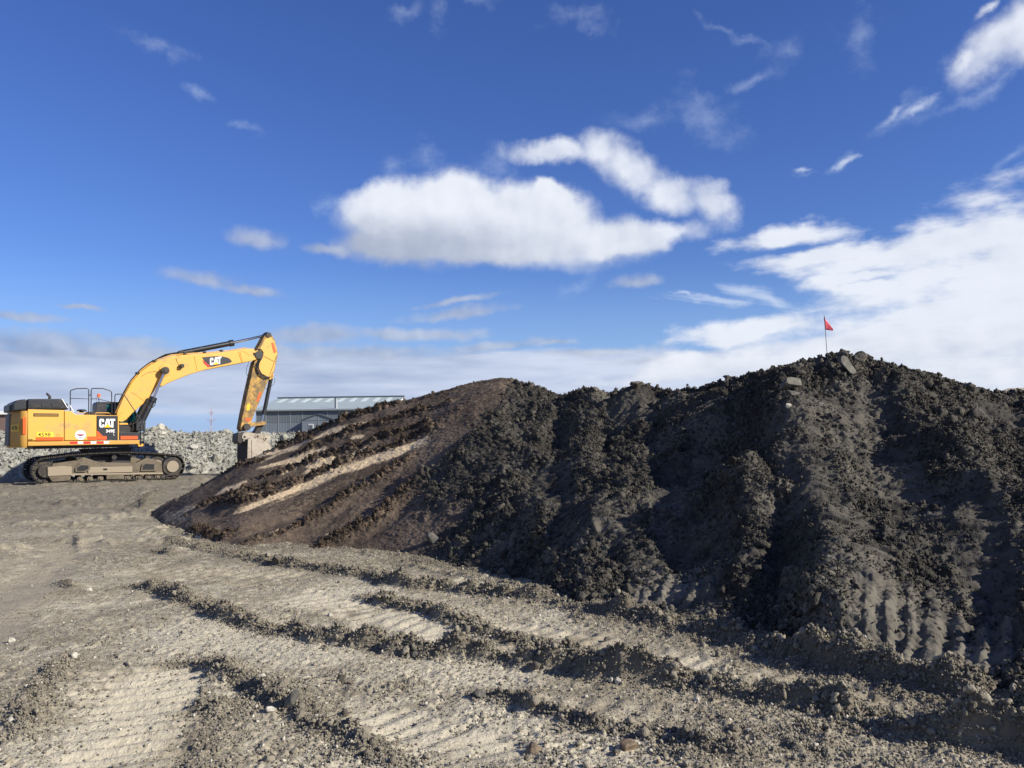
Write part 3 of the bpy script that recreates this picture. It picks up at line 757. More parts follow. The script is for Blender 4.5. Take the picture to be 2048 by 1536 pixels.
def mat_ground():
    m, nt, b = new_mat('trampled_soil', 0.95, 0.15)
    c = coords(nt)
    pale = attr(nt, 'pale'); clod = attr(nt, 'clod'); band = attr(nt, 'band'); toe = attr(nt, 'toe')
    n1 = noise(nt, c, 0.8, 5, 0.6); n2 = noise(nt, c, 9.0, 5, 0.62); n3 = noise(nt, c, 55.0, 3, 0.6)
    base = mixc(nt, (n1 * 0.5 + n2 * 0.5).ss(0.36, 0.64), (0.195, 0.170, 0.120), (0.36, 0.318, 0.232))
    base = mixc(nt, (pale + (n2 - 0.5) * 0.9 + (n3 - 0.5) * 0.5).ss(0.25, 0.85), base, (0.465, 0.420, 0.312))
    base = mixc(nt, (clod + (n2 - 0.5) * 0.7).ss(0.30, 0.95) * 0.72, base, (0.128, 0.110, 0.080))
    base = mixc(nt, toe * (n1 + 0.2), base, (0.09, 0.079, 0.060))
    base = mixc(nt, band * 0.85, base, mixc(nt, n2, (0.26, 0.225, 0.165), (0.33, 0.29, 0.215)))
    # crushed stone specks
    v = nt.nodes.new('ShaderNodeTexVoronoi'); v.inputs['Scale'].default_value = 38
    nt.links.new(c.s, v.inputs['Vector'])
    vd = NX(nt, v.outputs['Distance'])
    sp = nt.nodes.new('ShaderNodeSeparateXYZ'); nt.links.new(v.outputs['Color'], sp.inputs[0])
    pick = NX(nt, sp.outputs[0]).ss(0.86, 0.90)
    base = mixc(nt, vd.ss(0.34, 0.22) * pick * (1.0 - band) * 0.6, base, (0.62, 0.58, 0.48))
    nt.links.new(base.s, b.inputs['Base Color'])
    h = noise(nt, c, 26.0, 6, 0.65) + vd.ss(0.4, 0.15) * pick * 0.25
    bump(nt, b, h, 1.0, 0.022)
    return m
def mat_mound():
    m, nt, b = new_mat('heaped_soil', 0.92, 0.22)
    c = coords(nt)
    brown = attr(nt, 'brown'); tan = attr(nt, 'tan_chips'); pale = attr(nt, 'pale'); crumb = attr(nt, 'crumb')
    n1 = noise(nt, c, 1.1, 4, 0.6); n2 = noise(nt, c, 8.0, 5, 0.62); n3 = noise(nt, c, 70.0, 2, 0.6)
    dark = mixc(nt, (n1 * 0.6 + n2 * 0.4).ss(0.38, 0.64), (0.036, 0.033, 0.028), (0.105, 0.096, 0.078))
    dark = mixc(nt, (pale + (n2 - 0.5) * 0.6).ss(0.15, 0.9) * 0.75, dark, (0.23, 0.21, 0.165))
    br = mixc(nt, (n1 * 0.5 + n2 * 0.5).ss(0.38, 0.64), (0.062, 0.046, 0.033), (0.150, 0.112, 0.079))
    col = mixc(nt, brown, dark, br)
    chips = (tan * 1.25 + (n2 - 0.5) * 0.8 + (n3 - 0.5) * 1.7 - 0.50).ss(0.0, 0.38)
    col = mixc(nt, chips * 0.92, col, mixc(nt, n3, (0.50, 0.37, 0.22), (0.80, 0.63, 0.40)))
    nt.links.new(col.s, b.inputs['Base Color'])
    bump(nt, b, noise(nt, c, 24.0, 6, 0.68), 0.8, 0.02)
    return m
# ------------------------------------------------------------------ loose crumbs, clods and stones as scattered stuff
def mat_clod(name, lo, hi, specks=None):
    m, nt, b = new_mat(name, 0.95, 0.15)
    n = nt.nodes.new('ShaderNodeAttribute'); n.attribute_type = 'INSTANCER'; n.attribute_name = 'tone'
    tone = NX(nt, n.outputs['Fac'])
    c = coords(nt)
    nn = noise(nt, c, 3.0, 4, 0.6)
    col = mixc(nt, (tone + (nn - 0.5) * 0.5)._m('MINIMUM', 1.0), lo, hi)
    if specks: col = mixc(nt, tone.ss(0.955, 0.965), col, specks)
    nt.links.new(col.s, b.inputs['Base Color'])
    bump(nt, b, noise(nt, c, 3.0, 3, 0.6), 0.5, 0.12)
    return m
def clod_nodes(name, mat, variants=6, flat=True, sub=2, spread=1.35):
    ng = bpy.data.node_groups.new(name, 'GeometryNodeTree')
    ng.interface.new_socket('Geometry', in_out='INPUT', socket_type='NodeSocketGeometry')
    ng.interface.new_socket('Geometry', in_out='OUTPUT', socket_type='NodeSocketGeometry')
    N = ng.nodes; Lk = ng.links
    gi = N.new('NodeGroupInput'); go = N.new('NodeGroupOutput')
    join = N.new('GeometryNodeJoinGeometry')
    rnd = random.Random(5)
    for k in range(variants):
        ico = N.new('GeometryNodeMeshIcoSphere'); ico.inputs['Radius'].default_value = 1.0; ico.inputs['Subdivisions'].default_value = sub
        pos = N.new('GeometryNodeInputPosition')
        off = N.new('ShaderNodeVectorMath'); off.operation = 'ADD'; off.inputs[1].default_value = (k * 7.3, k * 3.1, k * 1.7)
        Lk.new(pos.outputs[0], off.inputs[0])
        no = N.new('ShaderNodeTexNoise'); no.inputs['Scale'].default_value = 1.7; no.inputs['Detail'].default_value = 3; no.inputs['Roughness'].default_value = 0.65
        Lk.new(off.outputs[0], no.inputs['Vector'])
        mr = N.new('ShaderNodeMapRange'); mr.inputs[1].default_value = 0.3; mr.inputs[2].default_value = 0.7
        mr.inputs[3].default_value = 1 - spread * 0.6; mr.inputs[4].default_value = 1 + spread * 0.5
        Lk.new(no.outputs[0], mr.inputs[0])
        sc = N.new('ShaderNodeVectorMath'); sc.operation = 'SCALE'
        Lk.new(pos.outputs[0], sc.inputs[0]); Lk.new(mr.outputs[0], sc.inputs['Scale'])
        mu = N.new('ShaderNodeVectorMath'); mu.operation = 'MULTIPLY'; mu.inputs[1].default_value = (1.0, rnd.uniform(.7, 1.0), rnd.uniform(.55, .85))
        Lk.new(sc.outputs[0], mu.inputs[0])
        sp = N.new('GeometryNodeSetPosition')
        Lk.new(ico.outputs[0], sp.inputs['Geometry']); Lk.new(mu.outputs[0], sp.inputs['Position'])
        sm = N.new('GeometryNodeSetMaterial'); sm.inputs['Material'].default_value = mat
        Lk.new(sp.outputs[0], sm.inputs['Geometry'])
        ssm = N.new('GeometryNodeSetShadeSmooth'); Lk.new(sm.outputs[0], ssm.inputs['Geometry'])
        g2 = N.new('GeometryNodeGeometryToInstance')
        Lk.new(ssm.outputs[0], g2.inputs[0]); Lk.new(g2.outputs[0], join.inputs[0])
    iop = N.new('GeometryNodeInstanceOnPoints')
    iop.inputs['Pick Instance'].default_value = True
    Lk.new(gi.outputs[0], iop.inputs['Points']); Lk.new(join.outputs[0], iop.inputs['Instance'])
    ri = N.new('FunctionNodeRandomValue'); ri.data_type = 'INT'
    ri.inputs['Min'].default_value = 0 if 'Min' in ri.inputs else 0
    for s_ in ri.inputs:
        if s_.name == 'Min' and s_.type == 'INT': s_.default_value = 0
        if s_.name == 'Max' and s_.type == 'INT': s_.default_value = variants - 1
    Lk.new([q for q in ri.outputs if q.type == 'INT'][0], iop.inputs['Instance Index'])
    at = N.new('GeometryNodeInputNamedAttribute'); at.data_type = 'FLOAT_VECTOR'; at.inputs[0].default_value = 'turn'
    er = N.new('FunctionNodeEulerToRotation'); Lk.new(at.outputs[0], er.inputs[0]); Lk.new(er.outputs[0], iop.inputs['Rotation'])
    as_ = N.new('GeometryNodeInputNamedAttribute'); as_.data_type = 'FLOAT'; as_.inputs[0].default_value = 'size'
    Lk.new(as_.outputs[0], iop.inputs['Scale'])
    Lk.new(iop.outputs[0], go.inputs[0])
    return ng
def scatter(name, P, size, tone, mat, seed, label, category, sub=2, **kw):
    rs = np.random.RandomState(seed)
    me = bpy.data.meshes.new(name)
    me.vertices.add(len(P)); me.vertices.foreach_set('co', np.ascontiguousarray(P, np.float32).ravel())
    a = me.attributes.new('size', 'FLOAT', 'POINT'); a.data.foreach_set('value', size.astype(np.float32))
    a = me.attributes.new('tone', 'FLOAT', 'POINT'); a.data.foreach_set('value', tone.astype(np.float32))
    a = me.attributes.new('turn', 'FLOAT_VECTOR', 'POINT'); a.data.foreach_set('vector', (rs.rand(len(P), 3) * 6.283).astype(np.float32).ravel())
    me.materials.append(mat)
    o = link(name, me, kind='stuff', label=label, category=category)
    md = o.modifiers.new('scatter', 'NODES'); md.node_group = clod_nodes(name + '_nodes', mat, sub=sub, **kw)
    return o
def power(rs, n, lo, hi, k=2.2):
    u = rs.rand(n)
    a = 1 - k
    return (lo ** a + u * (hi ** a - lo ** a)) ** (1 / a)

def scatter_ground():
    X, Y, Z, nr, nc, rr, row, clod, flat, T, az = GD
    rs = np.random.RandomState(7)
    R = np.hypot(X, Y)
    ok = (T < 0.10) | (az < float(azel(330, 1000)[0]))
    ok &= (R > 2.9) & (R < 40) & (np.abs(az) < rad(36))
    out = []
    def pick(w, n):
        w = np.where(ok, w, 0).astype(np.float64); c = np.cumsum(w); c /= c[-1]
        i = np.searchsorted(c, rs.rand(n)); return np.minimum(i, len(X) - 1)
    def place(i, s, sink=0.25):
        dr = R[i] * 0.002
        j = rs.randn(len(i), 2) * dr[:, None]
        return np.stack([X[i] + j[:, 0], Y[i] + j[:, 1], Z[i] + s * (0.5 - sink)], 1)
    # crumbs everywhere, thickest on rows and clumpy ground
    n = 150000
    i = pick((0.08 + 0.9 * clod ** 1.5 + 0.7 * row) * (1 - 0.8 * flat) * np.where(R > 16, 0.35, 1.0), n)
    s = np.maximum(power(rs, n, 0.0032, 0.011, 2.8), R[i] * 0.0005)
    out.append((place(i, s), s, np.clip(rs.rand(n) * 0.7 + 0.15, 0, 1)))
    # clods on the windrows
    n = 8000
    i = pick(row ** 3.0 * (0.2 + clod) * np.where(R < 16, 1, .4), n)
    s = power(rs, n, 0.006, 0.036, 3.0)
    out.append((place(i, s, 0.15), s, np.clip(rs.rand(n) * 0.6 + 0.05, 0, 1)))
    # strays on open ground
    n = 1600
    i = pick((1 - flat * 0.7) * (0.25 + clod), n)
    s = power(rs, n, 0.008, 0.030, 3.0)
    out.append((place(i, s, 0.2), s, rs.rand(n) * 0.9))
    # small pale stones
    n = 3200
    i = pick((0.4 + clod * 0.6) * (1 - flat * 0.6), n)
    s = np.maximum(power(rs, n, 0.004, 0.013, 2.8), R[i] * 0.0004)
    out.append((place(i, s, 0.1), s, np.full(n, 1.0)))
    P = np.concatenate([o[0] for o in out]); S = np.concatenate([o[1] for o in out]); T_ = np.concatenate([o[2] for o in out])
    m = mat_clod('loose_soil', (0.15, 0.132, 0.100), (0.40, 0.36, 0.275), (0.60, 0.56, 0.46))
    T_ = np.where(T_ >= 0.955, 1.0, np.minimum(T_, 0.94))
    scatter('soil_crumbs', P, S, T_, m, 3, 'loose crumbs, clods and small pale stones strewn over the trampled ground', 'soil crumbs', sub=2)
def scatter_mound():
    X, Y, V, N, rough, row, brown, T, nf, nb, nc, clump = MD
    rs = np.random.RandomState(9)
    R = np.hypot(X, Y); az = np.arctan2(X, Y)
    ok = (T > -0.03) & (np.abs(az) < rad(36)) & (T < 1.15)
    def pick(w, n):
        w = np.where(ok, w, 0).astype(np.float64); c = np.cumsum(w); c /= c[-1]
        i = np.searchsorted(c, rs.rand(n)); return np.minimum(i, len(X) - 1)
    out = []
    def add(i, s, tone, lift=0.3):
        j = rs.randn(len(i), 3) * 0.006
        out.append((V[i] + N[i] * (s * lift)[:, None] + j, s, tone, brown[i]))
    n = 180000
    i = pick((0.02 + rough ** 2) * (0.25 + clump) * (1 - 0.85 * brown), n)
    s = power(rs, n, 0.0045, 0.017, 2.7)
    add(i, s, rs.rand(n) * 0.8)
    n = 2600
    i = pick((rough ** 2 + 0.03) * (0.1 + clump ** 2 + 2.5 * np.exp(-((T - 0.97) / 0.08) ** 2) + 1.5 * np.exp(-((T - 0.02) / 0.06) ** 2)) * (1 - 0.6 * brown), n); s = power(rs, n, 0.016, 0.070, 3.2)
    add(i, s, rs.rand(n) * 0.7, 0.15)
    n = 16000
    i = pick(row ** 1.5 * (0.2 + brown), n); s = power(rs, n, 0.006, 0.022, 2.7)
    add(i, s, rs.rand(n) * 0.7, 0.3)
    n = 1500   # along the skyline
    i = pick(np.exp(-((T - 1.0) / 0.02) ** 2) * (rough + 0.1), n); s = power(rs, n, 0.012, 0.045, 2.8)
    add(i, s, rs.rand(n) * 0.7, 0.3)
    P = np.concatenate([o[0] for o in out]); S = np.concatenate([o[1] for o in out]); T_ = np.concatenate([o[2] for o in out]); B = np.concatenate([o[3] for o in out])
    b = B > 0.5
    scatter('dark_clods', P[~b], S[~b], T_[~b], mat_clod('dark_clay', (0.036, 0.033, 0.028), (0.135, 0.124, 0.100)), 5, 'dark grey clods covering the face of the mound', 'clods', sub=2)
    scatter('brown_clods', P[b], S[b], T_[b], mat_clod('brown_peat', (0.042, 0.031, 0.022), (0.125, 0.093, 0.065)), 6, 'brown peaty crumbs on the striped left slope of the mound', 'clods', sub=2)
    # wood chips on the pale trails
M_GROUND = mat_ground(); M_MOUND = mat_mound()
g_me, GD = build_ground()
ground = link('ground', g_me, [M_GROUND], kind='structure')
m_me, MD = build_mound()
mound = link('dirt_mound', m_me, [M_MOUND], label='long dark mound of freshly dumped clods, its left slope brown with pale streaks', category='dirt mound')
scatter_ground()
scatter_mound()
# ------------------------------------------------------------------ mesh helpers
class MB:
    """collects shapes, each with a material slot, into one mesh"""
    def __init__(s): s.v = []; s.f = []; s.m = []
    def add(s, v, f, m=0):
        n = len(s.v); s.v += [tuple(q) for q in v]; s.f += [tuple(i + n for i in q) for q in f]; s.m += [m] * len(f)
        return s
    def box(s, x0, x1, y0, y1, z0, z1, m=0):
        v = [(x, y, z) for z in (z0, z1) for y in (y0, y1) for x in (x0, x1)]
        return s.add(v, [(0, 2, 3, 1), (4, 5, 7, 6), (0, 1, 5, 4), (2, 6, 7, 3), (0, 4, 6, 2), (1, 3, 7, 5)], m)
    def prism(s, poly, w0, w1, m=0):
        """polygon of (x, z) points extruded from y = w0 to w1"""
        n = len(poly)
        v = [(p[0], w0, p[1]) for p in poly] + [(p[0], w1, p[1]) for p in poly]
        f = [tuple(range(n)), tuple(range(2 * n - 1, n - 1, -1))] + [(i, i + n, (i + 1) % n + n, (i + 1) % n) for i in range(n)]
        return s.add(v, f, m)
    def tube(s, pts, r, n=8, m=0, cap=True):
        pts = [Vector(p) for p in pts]
        rs = r if isinstance(r, (list, tuple)) else [r] * len(pts)
        V = []; F = []; up = None
        for i, p in enumerate(pts):
            t = (pts[min(i + 1, len(pts) - 1)] - pts[max(i - 1, 0)]).normalized()
            if up is None:
                up = Vector((0, 0, 1)) if abs(t.z) < 0.9 else Vector((1, 0, 0))
            a = t.cross(up).normalized(); b = a.cross(t).normalized(); up = b
            for k in range(n):
                th = 2 * PI * k / n
                V.append(p + (a * math.cos(th) + b * math.sin(th)) * rs[i])
        for i in range(len(pts) - 1):
            for k in range(n):
                F.append((i * n + k, i * n + (k + 1) % n, (i + 1) * n + (k + 1) % n, (i + 1) * n + k))
        if cap: F += [tuple(range(n - 1, -1, -1)), tuple(range((len(pts) - 1) * n, len(pts) * n))]
        return s.add(V, F, m)
    def cyl(s, c, r, w0, w1, n=24, m=0):
        """cylinder about the y axis, centre (x, z)"""
        return s.prism([(c[0] + r * math.cos(2 * PI * k / n), c[1] + r * math.sin(2 * PI * k / n)) for k in range(n)], w0, w1, m)
    def build(s, name, mats, parent=None, bevel=0.0, smooth=False, **props):
        me = bpy.data.meshes.new(name)
        me.from_pydata(s.v, [], s.f)
        if not isinstance(mats, (list, tuple)): mats = [mats]
        for m in mats: me.materials.append(m)
        me.polygons.foreach_set('material_index', s.m)
        bm = bmesh.new(); bm.from_mesh(me); bmesh.ops.recalc_face_normals(bm, faces=bm.faces); bm.to_mesh(me); bm.free()
        if smooth:
            me.polygons.foreach_set('use_smooth', [True] * len(me.polygons))
            me.set_sharp_from_angle(angle=rad(40))
        me.update()
        o = link(name, me, parent=parent, **props)
        if bevel:
            b = o.modifiers.new('bevel', 'BEVEL'); b.width = bevel; b.segments = 2; b.limit_method = 'ANGLE'; b.angle_limit = rad(35)
        return o
def empty(name, loc, rz=0, parent=None, **props):
    o = bpy.data.objects.new(name, None); COL.objects.link(o)
    o.location = loc; o.rotation_euler = (0, 0, rz)
    if parent is not None: o.parent = parent
    for k, v in props.items(): o[k] = v
    return o
def text_polys(mb, txt, place, size, depth_m, bold=0.02, m=0, w_scale=1.0, align='LEFT'):
    """flat lettering: place(x, y) maps the text plane to 3-D"""
    cu = bpy.data.curves.new('lettering', 'FONT'); cu.body = txt; cu.size = size; cu.offset = bold * size; cu.align_x = align
    cu.resolution_u = 3
    ob = bpy.data.objects.new('lettering', cu)
    COL.objects.link(ob)
    dg = bpy.context.evaluated_depsgraph_get(); dg.update()
    me = bpy.data.meshes.new_from_object(ob.evaluated_get(dg))
    V = [place(v.co.x * w_scale, v.co.y) for v in me.vertices]
    mb.add(V, [tuple(p.vertices) for p in me.polygons], m)
    bpy.data.objects.remove(ob, do_unlink=True); bpy.data.meshes.remove(me); bpy.data.curves.remove(cu)

def mat_simple(name, c, rough=0.5, spec=0.4, metal=0.0, dirt=None, dirt_amt=0.4, scale=2.5, bmp=0.0):
    m, nt, b = new_mat(name, rough, spec, metal)
    if dirt is None:
        cc = coords(nt); n = noise(nt, cc, scale, 4, 0.6)
        col = mixc(nt, n, tuple(x * 0.88 for x in c), tuple(min(1, x * 1.1) for x in c))
    else:
        cc = coords(nt)
        n = noise(nt, cc, scale, 6, 0.68); n2 = noise(nt, cc, scale * 6, 3, 0.6)
        f = (n * 0.7 + n2 * 0.3).ss(0.62 - dirt_amt * 0.28, 0.78 - dirt_amt * 0.2)
        col = mixc(nt, f, c, dirt)
        r = f * (0.95 - rough) + rough
        nt.links.new(r.s, b.inputs['Roughness'])
    nt.links.new(col.s, b.inputs['Base Color'])
    if bmp: bump(nt, b, noise(nt, coords(nt), scale * 8, 4, 0.6), bmp, 0.02)
    return m
YEL = (0.66, 0.36, 0.066)
M_YEL = mat_simple('yellow_paint', YEL, 0.42, 0.4, dirt=(0.40, 0.27, 0.12), dirt_amt=0.45, scale=1.1)
M_YEL_DIRTY = mat_simple('worn_yellow_paint', (0.56, 0.32, 0.07), 0.6, 0.3, dirt=(0.17, 0.125, 0.07), dirt_amt=1.0, scale=3.4, bmp=0.2)
M_YEL_FOOT = mat_simple('scuffed_yellow_paint', YEL, 0.5, 0.3, dirt=(0.16, 0.115, 0.07), dirt_amt=0.35, scale=1.8)
M_BLACK = mat_simple('black_plastic', (0.022, 0.024, 0.028), 0.42, 0.4, dirt=(0.07, 0.068, 0.062), dirt_amt=0.3)
M_BLK_CYL = mat_simple('black_cylinder_paint', (0.014, 0.015, 0.018), 0.38, 0.5, dirt=(0.06, 0.055, 0.048), dirt_amt=0.3)
M_GREASE = mat_simple('greasy_steel', (0.022, 0.02, 0.018), 0.5, 0.4, dirt=(0.10, 0.08, 0.05), dirt_amt=0.3)
M_CHROME = mat_simple('chromed_rod', (0.62, 0.64, 0.68), 0.18, 0.5, metal=1.0)
M_GREYCW = mat_simple('grey_counterweight', (0.10, 0.105, 0.115), 0.55, 0.3, dirt=(0.16, 0.145, 0.12), dirt_amt=0.4)
M_CWY = mat_simple('dusty_yellow_paint', (0.50, 0.28, 0.06), 0.55, 0.3, dirt=(0.20, 0.155, 0.09), dirt_amt=0.35, scale=1.0)
M_ORANGE = mat_simple('orange_reflector', (0.85, 0.10, 0.015), 0.4, 0.4)
M_RED = mat_simple('red_reflector', (0.48, 0.03, 0.02), 0.4, 0.4)
M_WHITE = mat_simple('white_paint', (0.78, 0.77, 0.74), 0.4, 0.4)
M_PLATE = mat_simple('yellow_plate', (0.82, 0.56, 0.05), 0.45, 0.3)
M_INK = mat_simple('black_lettering_and_hole_shade', (0.012, 0.012, 0.014), 0.5, 0.3)  # lettering, and flat black painted for the shade in slots and holes
M_TRI = mat_simple('yellow_emblem', (0.85, 0.48, 0.015), 0.45, 0.3)
M_MUD = mat_simple('muddy_track_frame', (0.15, 0.125, 0.09), 0.9, 0.15, dirt=(0.085, 0.07, 0.05), dirt_amt=0.55, scale=3.0, bmp=0.5)
M_MUDP = mat_simple('dried_mud', (0.28, 0.235, 0.17), 0.95, 0.1, dirt=(0.20, 0.165, 0.12), dirt_amt=0.3, scale=5.0, bmp=0.5)
M_TRACK = mat_simple('track_steel', (0.028, 0.025, 0.021), 0.6, 0.3, dirt=(0.16, 0.13, 0.095), dirt_amt=0.45, scale=7.0)
M_BUCKET = mat_simple('scoured_bucket_steel', (0.36, 0.32, 0.26), 0.7, 0.25, metal=0.1, dirt=(0.24, 0.195, 0.14), dirt_amt=0.6, scale=1.6, bmp=0.2)
M_BUCKIN = mat_simple('bucket_inside_shade', (0.045, 0.042, 0.04), 0.7, 0.2, dirt=(0.10, 0.085, 0.065), dirt_amt=0.3)
def mat_glass():
    m, nt, b = new_mat('tinted_cab_glass', 0.06, 0.5)
    b.inputs['Base Color'].default_value = (0.03, 0.20, 0.19, 1)
    b.inputs['Transmission Weight'].default_value = 0.6
    b.inputs['IOR'].default_value = 1.1
    return m
M_GLASS = mat_glass()
M_BEACON = mat_simple('amber_lens', (0.9, 0.14, 0.02), 0.3, 0.5)

# ------------------------------------------------------------------ excavator
TH = rad(36)
P0 = on_z(71, 970)
EX_D = Vector((math.cos(TH), math.sin(TH), 0)); EX_N = Vector((-math.sin(TH), math.cos(TH), 0))
def E(u, v, w=0.0):
    """picture point -> (along, up) in the machine's own frame, on the lengthwise plane w metres in from its near side"""
    d = ray(u, v); o = Vector((0, 0, CAM_H))
    t = ((P0 - o).dot(EX_N) + w) / d.dot(EX_N)
    p = o + d * t - P0
    return (p.dot(EX_D), p.z)
def E1(x, y, w=0.0): return E(x / 4.5175, 640 + y / 4.5175, w)
def E4(x, y, w=0.0): return E(220 + x / 5.297, 650 + y / 5.297, w)
def poly1(pts, w): return [E1(x, y, w) for x, y in pts]
def poly4(pts, w): return [E4(x, y, w) for x, y in pts]

def build_excavator():
    ex = empty('excavator', P0, TH, label='large yellow crawler excavator parked with its boom raised and bucket down behind the brown slope', category='excavator')
    # -------- crawler tracks
    cs = E1(418, 1368); ci = E1(1562, 1342)
    cs = (cs[0], 0.56); ci = (ci[0], 0.58)
    rS, rI = 0.50, 0.50
    tops = [E1(640, 1222), E1(1000, 1184), E1(1350, 1203)]
    tz = [min(q[1], 1.24) for q in tops]
    path = []
    for k in range(13):                              # rear wrap: bottom to top
        a = -PI / 2 - PI * k / 12
        path.append((cs[0] + rS * math.cos(a), cs[1] + rS * math.sin(a)))
    path += [(tops[0][0], tz[0]), ((tops[0][0] + tops[1][0]) / 2, (tz[0] + tz[1]) / 2 + 0.01), (tops[1][0], tz[1]), ((tops[2][0] + tops[1][0]) / 2, (tz[2] + tz[1]) / 2 + 0.01), (tops[2][0], tz[2])]
    for k in range(13):
        a = PI / 2 - PI * k / 12
        path.append((ci[0] + rI * math.cos(a), ci[1] + rI * math.sin(a)))
    # resample evenly
    PP = [Vector(p) for p in path] + [Vector(path[0])]
    L = sum((PP[i + 1] - PP[i]).length for i in range(len(PP) - 1))
    ns = int(L / 0.225)
    def at(s):
        s %= L
        for i in range(len(PP) - 1):
            l = (PP[i + 1] - PP[i]).length
            if s <= l: return PP[i].lerp(PP[i + 1], s / l), (PP[i + 1] - PP[i]).normalized()
            s -= l
        return PP[-1], (PP[-1] - PP[-2]).normalized()
    shoe_me = None
    SW = 0.62
    first = {}
    for side, w0 in enumerate((0.0, 2.72)):
        fr = MB()
        fz = [(475, 1300), (700, 1268), (760, 1240), (900, 1285), (1100, 1290), (1240, 1290), (1330, 1245), (1400, 1262), (1470, 1290), (1475, 1388), (640, 1400), (480, 1412)]
        fp = [(E1(x, y)[0], E1(x, y)[1]) for x, y in fz]
        fr.prism(fp, w0 + 0.12, w0 + 0.5)
        tr = fr.build('crawler_track', [M_MUD], ex, bevel=0.02)
        # plates and bosses on the frame
        g = MB(); g.prism(poly1([(430, 1330), (570, 1318), (650, 1325), (650, 1402), (432, 1412)], 0), w0 + 0.02, w0 + 0.14)
        g.build('frame_cover', [M_MUDP], tr, bevel=0.015)
        g = MB(); g.prism(poly1([(440, 1412), (640, 1402), (640, 1440), (600, 1455), (470, 1462)], 0), w0 + 0.05, w0 + 0.45)
        g.build('track_guard', [M_MUD], tr, bevel=0.015)
        g = MB(); g.prism(poly1([(965, 1400), (1125, 1396), (1125, 1436), (965, 1440)], 0), w0 + 0.05, w0 + 0.45)
        g.build('track_guard', [M_MUD], tr, bevel=0.01)
        g = MB(); g.prism(poly1([(640, 1388), (1475, 1378), (1475, 1392), (640, 1402)], 0), w0 + 0.03, w0 + 0.14)
        g.build('frame_lip', [M_MUDP], tr)
        g = MB(); g.prism(poly1([(800, 1330), (1200, 1322), (1200, 1375), (800, 1384)], 0), w0 + 0.07, w0 + 0.13)
        g.build('frame_panel', [M_MUDP], tr, bevel=0.01)
        for xs in ([(700, 1335), (735, 1312), (800, 1315), (800, 1345), (765, 1362), (700, 1360)], [(1300, 1310), (1320, 1300), (1395, 1303), (1395, 1350), (1290, 1352)]):
            cx = sum(p[0] for p in xs) / len(xs); cy = sum(p[1] for p in xs) / len(xs)
            g = MB(); g.prism(poly1([(cx + (x - cx) * 1.35, cy + (y - cy) * 1.5) for x, y in xs], 0), w0 + 0.05, w0 + 0.125)
            bs = g.build('frame_boss', [M_MUD], tr, bevel=0.01)
            g = MB(); g.prism(poly1(xs, 0), w0 + 0.035, w0 + 0.052)
            g.build('slot', [M_INK], tr)  # proud black plate, the shade inside the slot put in as colour
        g = MB(); g.prism(poly1([(937, 1342), (972, 1341), (972, 1356), (937, 1357)], 0), w0 + 0.055, w0 + 0.072); g.build('slot', [M_INK], tr)  # again a black plate in place of the slot's shade
        g = MB(); g.cyl(ci, 0.41, w0 + 0.08, w0 + 0.5, 32); idl = g.build('idler', [M_TRACK], tr, bevel=0.02)
        g = MB(); g.cyl(ci, 0.255, w0 + 0.02, w0 + 0.085, 28); g.build('idler_hub', [M_MUDP], tr, bevel=0.015)
        # sprocket with teeth
        n = 22; pr = []
        for k in range(n * 2):
            r = 0.46 if k % 2 else 0.38
            a0 = PI * k / n
            pr += [(cs[0] + r * math.cos(a0 - 0.05), cs[1] + r * math.sin(a0 - 0.05)), (cs[0] + r * math.cos(a0 + 0.05), cs[1] + r * math.sin(a0 + 0.05))]
        g = MB(); g.prism(pr, w0 + 0.22, w0 + 0.30); g.cyl(cs, 0.28, w0 + 0.08, w0 + 0.4, 24); g.build('sprocket', [M_TRACK], tr)
        for x in (730, 820, 915, 1160, 1260, 1345, 1430):
            c = E1(x, 1420); g = MB(); g.cyl((c[0], 0.16), 0.115, w0 + 0.14, w0 + 0.48, 18); g.cyl((c[0], 0.16), 0.055, w0 + 0.10, w0 + 0.14, 12)
            g.build('roller', [M_MUD], tr)
        for x in (720, 1040, 1345):
            c = E1(x, 1255); g = MB(); g.cyl((c[0], tz[1] - 0.20), 0.10, w0 + 0.16, w0 + 0.46, 16); g.build('carrier_roller', [M_GREASE], tr)
        for k in range(ns):
            p, t = at(k * L / ns)
            nn = Vector((t.y, -t.x))                 # outward
            ang = math.atan2(t.y, t.x)
            if shoe_me is None:
                q = MB(); q.box(-0.105, 0.105, 0, SW, -0.012, 0.018)
                for xx in (-0.085, 0.0, 0.085): q.box(xx - 0.010, xx + 0.010, 0.01, SW - 0.01, -0.045, -0.010)
                q.box(-0.08, 0.08, 0.18, 0.24, 0.018, 0.085); q.box(-0.08, 0.08, 0.36, 0.42, 0.018, 0.085)
                sh = q.build('track_shoe', [M_TRACK], tr); shoe_me = sh.data
            else:
                sh = bpy.data.objects.new('track_shoe', shoe_me); COL.objects.link(sh); sh.parent = tr
            # local -z of the shoe points outward
            sh.location = (p.x, w0, p.y)
            sh.rotation_euler = (0, -math.atan2(t.y, t.x) + PI, 0) if False else (0, 0, 0)
            xa = Vector((-t.x, 0, -t.y)); za = Vector((-nn.x, 0, -nn.y)) if nn.dot(p - Vector(((cs[0] + ci[0]) / 2, 0.6))) > 0 else Vector((nn.x, 0, nn.y))
            ya = Vector((0, 1, 0))
            if xa.cross(ya).dot(za) < 0: xa = -xa
            M = Matrix((xa, ya, za)).transposed()
            sh.rotation_euler = M.to_euler()
    # -------- carbody and slewing ring
    g = MB(); g.prism(poly1([(760, 1165), (1180, 1150), (1160, 1190), (780, 1195)], 1.2), 0.75, 2.6); g.build('slewing_ring', [M_GREASE], ex, bevel=0.02)
